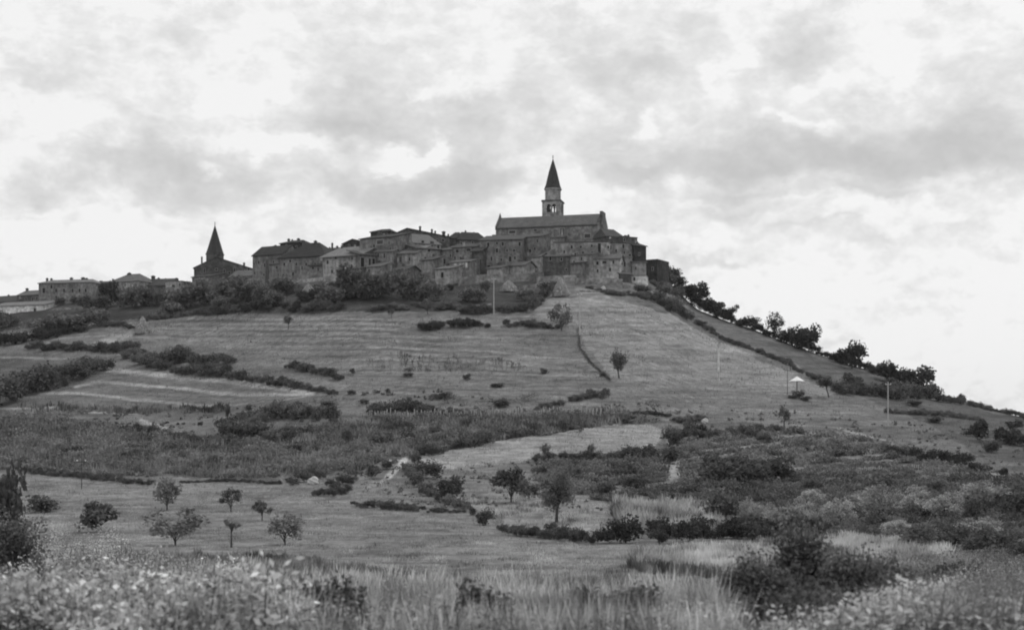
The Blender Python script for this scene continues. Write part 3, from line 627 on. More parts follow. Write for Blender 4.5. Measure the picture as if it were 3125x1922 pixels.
# --- the hilltop church: nave, gables, apse end and bell tower
def church():
    zE = (VH-696)/F*466; A = P(1513, 696, 466); B = P(1838, 679, 456.5)
    W = math.hypot(B.x-A.x, B.y-A.y); yaw = math.atan2(B.y-A.y, B.x-A.x); zb = 50.0; D = 9.
    root = empty('church', (A.x, A.y, zb), yaw); tagp(root, 'long stone church on the hilltop crowned by the taller bell tower and spire', 'church')
    E = zE-zb; ca = math.cos(yaw); Rz = (VH-661)/F*((A.y+B.y)/2+ca*D/2)-zb
    mb = MB(); mb.add([(0,0,0),(W,0,0),(W,D,0),(0,D,0),(0,0,E),(W,0,E),(W,D,E),(0,D,E),(0,D/2,Rz-.02),(W,D/2,Rz-.02)],
        [(0,1,5,4),(3,7,6,2),(0,4,8,7,3),(1,2,6,9,5),(0,3,2,1),(4,5,9,8),(7,8,9,6)])
    mb.box(-1.2, -.003, -.4, 2.2, 0, E-2.2); mb.box(W+.003, W+1.2, 1, D-1, 0, E-3.4)
    mb.build('wall', WALL['mid'], root)
    rb = MB(); T = .25; o = .3; sl = (Rz-E)/(D/2)
    rb.slab([(.55,-o,E-sl*o+T),(W-1.7,-o,E-sl*o+T),(W-1.7,D/2,Rz+T),(.55,D/2,Rz+T)], T); rb.slab([(W-1.7,D+o,E-sl*o+T),(.55,D+o,E-sl*o+T),(.55,D/2+.01,Rz+T),(W-1.7,D/2+.01,Rz+T)], T)
    rb.build('roof', ROOF['mid'], root)
    for x0, x1, up, sp in ((-.15, .5, .55, 1.3),):
        g = MB(); g.add([(x0,-.2,E-.6),(x1,-.2,E-.6),(x1,-.2,E+up),(x0,-.2,E+up),(x0,D/2,Rz+up+.25),(x1,D/2,Rz+up+.25),(x0,D+.2,E+up),(x1,D+.2,E+up),(x0,D+.2,E-.6),(x1,D+.2,E-.6)],
            [(0,1,2,3),(3,2,5,4),(4,5,7,6),(6,7,9,8),(0,3,4,6,8),(1,9,7,5,2),(0,8,9,1)])
        if sp: g.ngon(4, [(.42, Rz+up+.1), (.02, Rz+up+.1+sp)], 0, (x0+x1)/2, D/2)
        g.build('gable_parapet', WALL['dark'], root)
    fc = MB(); fc.box(W-.8, W+.12, -.15, D*.52, 0, Rz+.35); fc.build('facade_wall', WALL['dark'], root)
    cb = MB(); cb.box(.5, W-1.8, -.22, -.003, E-.55, E-.12); cb.build('cornice', ROOF['dark'], root)
    for wu, wv, ww, wh in ((1565,707,20,6),(1637,702,10,5),(1720,706,13,18),(1797,719,18,9)):
        t = (wu-1513)/(1842-1513.); yy = A.y+(B.y-A.y)*t; window_part(root, t*W, (VH-wv)/F*yy-zb, ww/F*yy, wh/F*yy)
    bt = MB()
    for s in (.54, .63): bt.box(s*W-.35, s*W+.35, -.5, -.003, 0, E-1.2)
    bt.build('buttress', WALL['grey'], root)
    # aisle with its own sloping roof, right of the centre
    lb = MB(); lb.box(W*.02, W*.66, -1.3, -.003, 0, E-4.2); lb.build('side_aisle', WALL['mid'], root)
    la = MB(); la.slab([(W*.0,-1.6,E-4.2+.2),(W*.67,-1.6,E-4.2+.2),(W*.67,-.004,E-3.5),(W*.0,-.004,E-3.5)], .18); la.build('aisle_roof', ROOF['mid'], root)
    # bell tower
    ty = 474.; k = ty/F; cx = (1687.5-U0)/F*ty; tz = lambda v: (VH-v)*k
    tw = empty('tower_anchor', (0,0,0)); bpy.data.objects.remove(tw)
    tr = empty('bell_tower', (cx, ty, 52.), R(-12)); tagp(tr, 'tall bell tower with dark pointed spire rising behind the church roof', 'bell tower')
    z = lambda v: tz(v)-52.
    s = 67*k/(math.cos(R(12))+math.sin(R(12)))/2           # half width
    th = .75; zo0, zo1 = z(652), z(627)                     # belfry opening
    m = MB(); m.box(-s, s, -s, s, 0, zo0-.003)
    ow = .72                                               # opening half offsets
    for sgn in (-1, 1):                                     # four walls each with a twin opening
        for axis in (0, 1):
            segs = [(-s, -1.55), (-.22, .22), (1.55, s)]
            for a, b in segs:
                full = axis == 0
                if axis == 0: m.box(a, b, sgn*s-(th if sgn > 0 else 0), sgn*s+(0 if sgn > 0 else th), zo0, zo1)
                else:
                    a2, b2 = max(a, -s+th+.003), min(b, s-th-.003)
                    m.box(sgn*s-(th if sgn > 0 else 0), sgn*s+(0 if sgn > 0 else th), a2, b2, zo0, zo1)
    m.box(-s, s, -s, s, zo1+.003, z(619))
    # round arch heads
    for cxo in (-.885, .885):
        r = .665
        for q in range(6):
            a0 = math.pi*q/6; a1 = math.pi*(q+1)/6
            x0, x1 = cxo+r*math.cos(a0), cxo+r*math.cos(a1); zz = zo1-r
            m.add([(x0,-s,zz+r*math.sin(a0)),(x1,-s,zz+r*math.sin(a1)),(x1,-s,zo1),(x0,-s,zo1),(x0,-s+th,zz+r*math.sin(a0)),(x1,-s+th,zz+r*math.sin(a1)),(x1,-s+th,zo1),(x0,-s+th,zo1)],
                  [(0,1,2,3),(4,7,6,5),(0,4,5,1),(3,2,6,7),(0,3,7,4),(1,5,6,2)])
    m.build('belfry', WALL['grey'], tr)
    c = MB(); c.box(-s-.3, s+.3, -s-.3, s+.3, z(619)+.003, z(616)); c.box(-s-.15, s+.15, -s-.15, s+.15, z(616)+.003, z(614)); c.build('cornice', WALL['dark'], tr)
    dr = 48*k/2/.98; d = MB(); d.ngon(8, [(dr, z(614)+.003), (dr, z(581))], R(22.5)); d.ngon(8, [(dr+.32, z(581)+.003), (dr+.38, z(577))], R(22.5)); d.build('drum', WALL['grey'], tr)
    sp = MB(); sp.ngon(8, [(dr+.30, z(577)+.003), (dr*.93, z(566)), (dr*.52, z(524)), (.10, z(486))], R(22.5)); sp.build('spire', M_spire, tr)
    f = MB(); f.tube([(0,0,z(488)),(0,0,z(473))], [.09,.05]); f.ngon(8, [(.02,z(483)),(.28,z(481)),(.02,z(479))]); f.box(-.35,.35,-.04,.04,z(477.5),z(477)+.06); f.build('finial', M_metal, tr)
    b = MB(); b.ngon(12, [(.62, zo0+.55),(.5, zo0+.8),(.42, zo0+1.4),(.2, zo0+1.7),(.05, zo0+1.75)], 0, -.75, .2); b.tube([(-2,.2,zo0+1.95),(2,.2,zo0+1.95)], [.12,.12]); b.build('bell', M_metal, tr)
church()

# --- the smaller church at the left: body, squat tower, dark spire
def small_church():
    y = 470.; k = y/F
    r = house('smaller church body with a broad low gable under the left spire', 592, 768, 812, 826, 786, y=y, D=12, roof='front', pk=.38, wall='dark', rt='dark', ch=[(745,801,.6),(616,783,.5)], win=[(624,825,5,12),(660,822,7,6),(700,832,7,6)], name='church', yawcap=.1)
    cx = (656-U0)*k; tr = empty('church_tower', (cx, y+5, 40)); tagp(tr, 'squat tower with dark pointed spire above the smaller church at the left', 'church tower')
    k = (y+5)/F; cx = (656-U0)*k; tr.location = (cx, y+5, 40)
    z = lambda v: (VH-v)*k-40
    s = 51*k/2; m = MB(); m.ngon(8, [(s*1.05, 0), (s*1.05, z(779))], R(22.5)); m.build('tower_wall', WALL['dark'], tr)
    c = MB(); c.ngon(8, [(s*1.12, z(779)+.003), (s*1.14, z(776))], R(22.5)); c.build('cornice', WALL['dark'], tr)
    sp = MB(); sp.ngon(8, [(s*1.10, z(776)+.003), (s*.96, z(766)), (s*.5, z(728)), (.1, z(688))], R(22.5)); sp.build('spire', M_spire, tr)
    f = MB(); f.tube([(0,0,z(690)),(0,0,z(676))], [.08,.04]); f.ngon(8, [(.02,z(686)),(.22,z(684)),(.02,z(682))]); f.box(-.3,.3,-.04,.04,z(680),z(680)+.08); f.build('finial', M_metal, tr)
small_church()
house('low stone annex with buttressed corner left of the smaller church', 586, 640, 848, 842, 836, y=462, D=8, roof='shed', wall='mid', rt='dark')
house('grey walled house between the smaller church and the main town', 700, 776, 846, 840, 826, y=458, D=8, roof='gable', wall='mid', rt='mid', win=[(730,856,6,8),(752,852,6,8)])

# --- terrace and garden walls
def wall_run(label, pts, h, tone='grey', t=.6):
    """pts (u, v at the foot); h height in the frame"""
    mb = MB(); g = [G(u, v) for u, v in pts]; b = g[0]
    for i in range(len(g)-1):
        p, q = g[i], g[i+1]; d = Vector((q.x-p.x, q.y-p.y)).normalized(); n_ = Vector((-d.y, d.x))*t
        hp, hq = h*p.y/F, h*q.y/F
        rs = random.Random(int(pts[i][0])); hp *= rs.uniform(.9, 1.1); e = .002*i
        vs = [(p.x,p.y,p.z-.6),(q.x,q.y,q.z-.6),(q.x+n_.x,q.y+n_.y+e,q.z-.6),(p.x+n_.x,p.y+n_.y+e,p.z-.6),(p.x,p.y,p.z+hp),(q.x,q.y,q.z+hq),(q.x+n_.x,q.y+n_.y+e,q.z+hq),(p.x+n_.x,p.y+n_.y+e,p.z+hp)]
        mb.add([(a-b.x, c-b.y, z-b.z) for a, c, z in vs], [(0,3,2,1),(4,5,6,7),(0,1,5,4),(1,2,6,5),(2,3,7,6),(3,0,4,7)])
    o = mb.build('stone_wall', WALL[tone], None, b); tagp(o, label, 'stone wall')
wall_run('long terrace wall stepping up to the right in the middle of the town', [(1176,852),(1230,846),(1290,842),(1350,840),(1400,846)], 24, 'grey')
wall_run('grey retaining wall under the tall blank stone house', [(1400,874),(1466,868),(1540,862),(1600,858),(1660,858)], 28, 'grey')
wall_run('low pale wall left of the tallest haystack', [(1600,884),(1640,880),(1680,872)], 16, 'light')
wall_run('pale terrace wall behind the tallest haystack', [(1640,862),(1700,858),(1760,858)], 18, 'light')
wall_run('broken grey wall below the wide low house', [(1756,868),(1800,866),(1860,868),(1900,872)], 20, 'grey')
wall_run('low lying pale wall footing right of the tallest haystack', [(1770,893),(1815,892),(1862,890)], 7, 'light')
wall_run('garden wall under the left end of the town', [(830,876),(880,872),(930,864),(985,858)], 12, 'light')
wall_run('long grey wall below the loggia house', [(985,872),(1060,866),(1120,862),(1178,858)], 14, 'mid')
wall_run('low wall on the right shoulder beside the white hut', [(1905,880),(1960,886),(2010,900)], 12, 'grey')
wall_run('faint wall line among the gardens left of the tall pole', [(1420,938),(1470,934),(1500,932)], 5, 'light')
wall_run('rubble wall in the gardens right of the tall pole', [(1535,934),(1590,930),(1620,926)], 7, 'grey')
wall_run('garden wall in front of the hamlet', [(150,950),(210,946),(270,944)], 7, 'mid')

# ------------------------------------------------------------ haystacks
def haystack(u, vb, w, h, label, tone=None):
    p = G(u, vb); s = p.y/F; r = w*s/2; H = h*s; root = empty('haystack', p); tagp(root, label, 'haystack', 'haystacks on the hill')
    sides, rings = 22, 12; vs = []; fs = []; rs = np.random.default_rng(int(u))
    for k in range(rings+1):
        t = k/rings; rr = r*(1-.12*t-.85*t**1.9)*(1.04 if k else 1.0)+.03
        for i in range(sides): a = 6.2832*i/sides; q = rr*(1+rs.uniform(-.07,.07)+.08*math.sin(3*a+5*t+u))+.0; vs.append((q*math.cos(a), q*math.sin(a), -.3+(H+.3)*t))
    for k in range(rings):
        for i in range(sides): j = (i+1)%sides; fs.append((k*sides+i,k*sides+j,(k+1)*sides+j,(k+1)*sides+i))
    fs.append(tuple(rings*sides+i for i in range(sides)))
    m = MB(); m.add(vs, fs); m.build('straw_body', tone or M_straw, root)
    # loose straw fringe
    n = 700; t = rs.random(n)*.97; a = rs.random(n)*6.283; rr = r*(1-.12*t-.85*t**1.9)+.02
    c = np.stack([rr*np.cos(a), rr*np.sin(a), H*t], -1); d = np.stack([np.cos(a)*.35, np.sin(a)*.35, -np.ones(n)], -1)*(.25+.3*rs.random(n))[:,None]; b = np.stack([-np.sin(a), np.cos(a), 0*a], -1)*.05
    Q = np.stack([c-b, c+b, c+b*.4+d, c-b*.4+d], 1); fo = link_mesh('loose_straw', quads_mesh('loose_straw', Q, rs.random(n)), M_leaf['light'], root)
    pl = MB(); pl.tube([(0,0,H-.5),(0.03,0,H+.45)], [.06,.04]); pl.build('centre_pole', M_bark, root)
haystack(435, 1018, 46, 52, 'big blunt haystack in the field below the hamlet')
haystack(472, 1018, 24, 18, 'low collapsed stack beside the big blunt haystack')
haystack(1712, 903, 52, 56, 'tallest cone haystack at the head of the path below the church')
haystack(1552, 886, 56, 34, 'broad pale conical stack left of the dark diagonal hedge')
haystack(941, 898, 42, 34, 'pale peaked stack under the left part of the town')
haystack(738, 955, 26, 18, 'tiny stack at the foot of the dark garden hedge on the left')
haystack(1000, 880, 30, 20, 'small bright stack beside the terrace gardens left of centre')

# ------------------------------------------------------------ poles, canopy, posts, rock
def pole(u, vt, vb, label, mat=M_pole, r=.13, arm=True, lean=0, name='utility_pole'):
    p = G(u, vb); H = (VH-vt)/F*p.y-p.z; root = empty(name, p); tagp(root, label, name.replace('_', ' '))
    m = MB(); m.tube([(0,0,-.5),(lean*.5,0,H*.5),(lean,0,H)], [r*1.15, r, r*.8], 8); m.build('shaft', mat, root)
    if arm:
        a = MB(); a.box(lean-.55, lean+.55, -r-.10, -r-.003, H-.55, H-.42); a.build('crossarm', mat, root)
        for q in (-.45, .45):
            i = MB(); i.ngon(8, [(.05,H-.417),(.07,H-.36),(.04,H-.25)], 0, lean+q, -r-.05); i.build('insulator', M_white, root)
pole(1507, 846, 960, 'pale pole standing in the gardens left of the church', r=.11)
pole(1769, 893, 1022, 'pale pole on the open slope right of the small ragged tree', r=.15)
pole(2193, 1043, 1160, 'pale pole halfway down the smooth slope, left of the white canopy', WALL['pale'], r=.18)
pole(2710, 1165, 1297, 'pale pole on the far right slope below the skyline bushes', r=.12)
pole(249, 1395, 1492, 'thin dark pole on the meadow edge at the left', M_dpole, .05)
pole(388, 1395, 1450, 'short dark stake in the crops at the left', M_dpole, .05, False, name='stake')
pole(2403, 1128, 1205, 'thin pole left of the white canopy', M_dpole, .06, False, name='stake')
pole(2029, 1418, 1446, 'dark post beside the pale track junction', M_dpole, .13, False, name='post')
pole(2105, 1548, 1590, 'thin stake in the pale reeds right of the round tree', M_dpole, .05, False, name='stake')
pole(815, 792, 890, 'thick dark post in front of the left end of the town', M_dpole, .55, False, name='post')
def canopy():
    p = G(2432, 1212); s = p.y/F; root = empty('parasol', p); tagp(root, 'white canopy on a dark post standing alone on the slope', 'parasol')
    H = (1212-1148)*s; E = (1212-1163)*s; w = 48*s/2
    m = MB(); m.tube([(0,0,-.4),(0,0,H-.05)], [.12,.09], 8); m.build('post', M_dpole, root)
    c = MB(); n = 12; vs = [(0,0,H)]; rr = []
    for i in range(n):
        a = 2*math.pi*i/n; q = w*(1.0 if i % 2 == 0 else .95); vs.append((q*math.cos(a), q*math.sin(a), E+(.0 if i % 2 == 0 else .08)))
    for i in range(n): vs.append((vs[1+i][0]*.97, vs[1+i][1]*.97, vs[1+i][2]-.16))
    vs.append((0,0,H-.1))
    fs = [(0,1+i,1+(i+1)%n) for i in range(n)]+[(1+i,1+n+i,1+n+(i+1)%n,1+(i+1)%n) for i in range(n)]+[(2*n+1,1+n+(i+1)%n,1+n+i) for i in range(n)]
    c.add(vs, fs); c.build('canopy', M_white, root)
    rb = MB()
    for i in range(0, n, 2):
        a = 2*math.pi*i/n; rb.tube([(0,0,H*.86-.2),(w*.5*math.cos(a), w*.5*math.sin(a), (H+E)/2-.2)], [.025,.025], 5)
    rb.build('strut', M_dpole, root)
canopy()
def rock(u, vb, w, h, label):
    p = G(u, vb); s = p.y/F; W, H = w*s/2, h*s; rs = np.random.default_rng(int(u)); import bmesh
    bm = bmesh.new(); bmesh.ops.create_icosphere(bm, subdivisions=3, radius=1)
    for v in bm.verts:
        c = v.co; k = 1+.18*math.sin(3.1*c.x+1)*math.cos(2.7*c.y)+.10*math.sin(7*c.z+5*c.x); v.co = Vector((c.x*W*k, c.y*W*.8*k, c.z*H*.62*k+H*.35))
    me = bpy.data.meshes.new('boulder'); bm.to_mesh(me); bm.free(); o = link_mesh('boulder', me, M_rock, None, p); tagp(o, label, 'boulder')
rock(955, 1477, 38, 22, 'whitish boulder half under the dark bush at the back of the meadow')
rock(2150, 1292, 26, 14, 'pale rounded boulder among the dark scrub at centre right')
rock(1840, 886, 18, 14, 'small pale boulder below the broken grey wall')

# ------------------------------------------------------------ hedges and thickets
HEDGES = [
 ([(-60,1262,60),(0,1240,75),(60,1220,62),(150,1195,55),(230,1165,48),(335,1128,28)],'dark','thick dark hedge climbing from the left edge to the striped field'),
 ([(440,1104,22),(500,1112,36),(600,1116,40),(715,1108,24)],'dark','dark oblong thicket above the striped field'),
 ([(416,1112,26),(492,1138,28),(560,1146,30),(670,1152,28),(760,1168,26),(850,1184,24),(940,1194,16),(1024,1208,12)],'dark','long hedge along the upper edge of the striped field'),
 ([(372,1100,22),(430,1090,26),(465,1102,24)],'mid','short hedge by the dip left of the dark oblong thicket'),
 ([(872,1124,14),(940,1138,20),(1042,1164,18)],'dark','small dark hedge right of the long striped field hedge'),
 ([(85,1066,20),(215,1072,20),(358,1078,22),(425,1064,22)],'dark','irregular hedge below the pale bank at the left'),
 ([(-40,1055,36),(22,1052,34),(110,1040,28),(200,1026,26),(262,1014,18)],'black','very dark hedge below the hamlet at the left edge'),
 ([(447,1318,18),(520,1340,22),(610,1362,22)],'dark','short dark hedge under the pale slanting strip'),
 ([(672,1330,50),(760,1345,56),(850,1350,46),(930,1345,30)],'dark','big dark thicket in the middle of the left slope'),
 ([(700,1300,34),(800,1290,36),(900,1285,34),(1000,1270,22)],'mid','upper thicket behind the big dark one'),
 ([(1134,1270,34),(1200,1262,36),(1260,1262,28),(1340,1270,16)],'dark','dark hedge above the vine stakes left of centre'),
 ([(1345,1262,14),(1405,1266,16),(1480,1270,12)],'mid','low hedge continuing above the vine stakes'),
 ([(1640,1252,14),(1680,1246,20),(1725,1242,14)],'mid','low bushy strip above the central crops'),
 ([(1740,1228,14),(1790,1218,20),(1850,1218,16)],'mid','bushy strip at the foot of the smooth slope'),
 ([(1870,1292,12),(1920,1290,18),(1968,1286,14)],'dark','short hedge at the top of the pale central field'),
 ([(1920,1266,8),(1985,1266,12),(2050,1274,10)],'dark','thin dark hedge below the open slope'),
 ([(1500,1348,10),(1560,1338,14),(1630,1325,12),(1720,1314,10),(1830,1302,9)],'mid','thin hedge along the upper edge of the pale central field'),
 ([(1370,1374,14),(1430,1366,26),(1483,1352,32)],'dark','wedge shaped hedge at the left end of the pale central field'),
 ([(1275,1386,14),(1310,1386,24),(1350,1384,16)],'dark','small hedge above the earth track'),
 ([(1622,1412,26),(1671,1416,26),(1690,1402,18),(1750,1400,16),(1805,1402,20),(1870,1412,34),(1960,1410,34),(2058,1415,28)],'dark','long dark hedge below the pale central field'),
 ([(1514,1612,12),(1580,1640,24),(1670,1652,32),(1760,1660,36)],'dark','low dark hedge curving round the foot of the clearing'),
 ([(1760,1660,38),(1900,1660,50),(2040,1656,62),(2120,1652,58),(2240,1652,50),(2350,1648,40)],'black','tall black thicket at the back of the right foreground field'),
 ([(1075,1546,14),(1150,1556,26),(1220,1562,20),(1320,1566,10),(1420,1566,6)],'dark','low scrub along the upper edge of the meadow'),
 ([(1230,1420,22),(1260,1470,26),(1300,1510,26),(1360,1540,26),(1430,1562,22)],'mid','rough overgrown bank beside the earth track'),
 ([(1310,1500,20),(1360,1515,22)],'dark','dark scrub on the lower part of the overgrown bank'),
 ([(1000,1488,20),(1045,1482,22),(1085,1476,14)],'dark','low bush strip right of the whitish boulder'),
 ([(955,1512,16),(1000,1514,22),(1060,1506,18)],'dark','oval scrub patch in the meadow below the boulder'),
 ([(880,1482,26),(920,1480,34),(960,1466,30),(985,1470,20)],'dark','dark thicket wrapped round the whitish boulder'),
 ([(70,1440,12),(180,1456,16),(330,1472,16),(465,1484,14)],'dark','long dark ditch hedge between crops and meadow at the left'),
 ([(550,1474,6),(700,1470,8),(860,1480,10)],'dark','thin ditch hedge between crops and meadow left of centre'),
 ([(2045,1338,30),(2120,1342,32),(2220,1338,30),(2300,1330,26),(2385,1322,16)],'dark','dark scrub belt right of the pale central field'),
 ([(2060,1292,12),(2110,1290,18),(2160,1288,14)],'mid','small scrub belt above the dark one at centre right'),
 ([(2686,1378,14),(2760,1398,20),(2823,1412,28),(2942,1430,28),(3030,1446,18)],'black','black hedge under the pale diagonal track at the right'),
 ([(3050,1350,36),(3090,1362,42),(3150,1370,40)],'black','dark thicket on the right edge above the track'),
 ([(2935,1580,46),(3000,1570,50),(3060,1560,50),(3160,1590,60)],'dark','dark thicket at the right edge below the track'),
 ([(1950,905,26),(2024,940,32),(2080,968,26),(2124,992,18),(2199,1032,11),(2313,1078,11),(2398,1114,12),(2473,1152,14),(2537,1182,18)],'dark','long dark hedge running diagonally down the right shoulder of the hill'),
 ([(2110,925,30),(2160,960,26),(2230,985,18),(2300,1010,22),(2370,1035,13),(2423,1056,22),(2513,1088,13),(2580,1112,20),(2647,1134,18),(2720,1160,24),(2850,1200,16)],'black','thin black hedge along the skyline of the right shoulder'),
 ([(2545,1200,24),(2640,1215,32),(2740,1222,36),(2850,1225,30),(2960,1240,14),(3060,1262,10),(3160,1286,14)],'dark','dark belt of scrub on the lower right shoulder'),
 ([(1768,1030,3),(1770,1062,4),(1800,1106,5),(1862,1162,5)],'mid','thin weedy line down the left edge of the smooth slope'),
 ([(2700,1260,10),(2800,1268,12),(2900,1272,14),(3000,1290,12)],'mid','low scrub line on the far right slope'),
 ([(2010,868,30),(2060,890,34),(2110,918,36),(2160,950,26),(2215,975,18)],'dark','thicket on the skyline right under the end of the town'),
 ([(1985,870,16),(2030,890,22),(2080,915,22)],'mid','greyer scrub in front of the skyline thicket'),
 ([(1275,1010,20),(1310,1010,22),(1350,1003,14)],'black','first short black hedge high on the slope, left'),
 ([(1374,1000,18),(1420,1004,24),(1450,1000,16),(1492,1000,12)],'black','second short black hedge high on the slope'),
 ([(1540,1000,14),(1600,998,18),(1660,1000,14),(1710,1004,12)],'dark','third dark hedge high on the slope reaching the ragged tree'),
 ([(1405,958,18),(1450,960,24),(1500,960,24)],'dark','dark garden hedge left of the tall pale pole'),
 ([(1520,956,18),(1570,956,20),(1620,954,24)],'dark','dark garden hedge right of the tall pale pole'),
 ([(1605,950,30),(1640,930,34),(1672,900,32),(1698,876,22)],'dark','dark diagonal hedge climbing to the tallest haystack'),
 ([(608,966,18),(660,960,20),(742,958,20)],'dark','dark garden hedge below the smaller church'),
 ([(745,956,24),(790,956,28),(832,954,26)],'black','black garden hedge right of the tiny stack'),
 ([(860,954,26),(890,954,30),(920,952,28)],'black','square black hedge below the left end of the town'),
 ([(925,952,22),(985,950,20),(1045,950,18)],'dark','low dark hedge continuing right of the square black one'),
 ([(920,925,20),(970,912,26),(1020,900,30),(1080,920,28),(1085,930,26)],'black','black overgrown bank below the town trees'),
 ([(1790,880,8),(1860,898,12),(1940,905,12),(1980,920,16)],'mid','scattered low scrub below the right houses'),
 ([(1250,935,14),(1330,945,18),(1400,950,16)],'mid','low grey scrub in the gardens at centre left'),
 ([(1130,950,10),(1190,945,14),(1250,950,10)],'mid','low scrub under the town trees'),
 ([(430,985,16),(500,975,18),(560,965,14),(610,966,12)],'mid','ragged grey hedge above the big blunt haystack'),
 ([(300,1000,10),(360,1000,14),(420,1008,8)],'dark','low dark strip left of the big blunt haystack'),
 ([(2650,1520,30),(2760,1560,30),(2900,1600,30)],'dark','dark undergrowth between the rounded grey trees at the right'),
 ([(2200,1600,22),(2350,1612,26),(2480,1618,30),(2620,1628,34),(2760,1625,30)],'dark','dark undergrowth below the row of rounded grey trees'),
 ([(2800,1690,60),(2900,1680,56),(3010,1700,60),(3150,1720,70)],'dark','broad dark thicket at the right edge of the foreground'),
]
for pts, tone, lab in HEDGES:
    hedge(pts, tone, lab, name='thicket' if ('thicket' in lab or 'scrub' in lab) else 'hedge', cat='thicket' if ('thicket' in lab or 'scrub' in lab) else 'hedge')

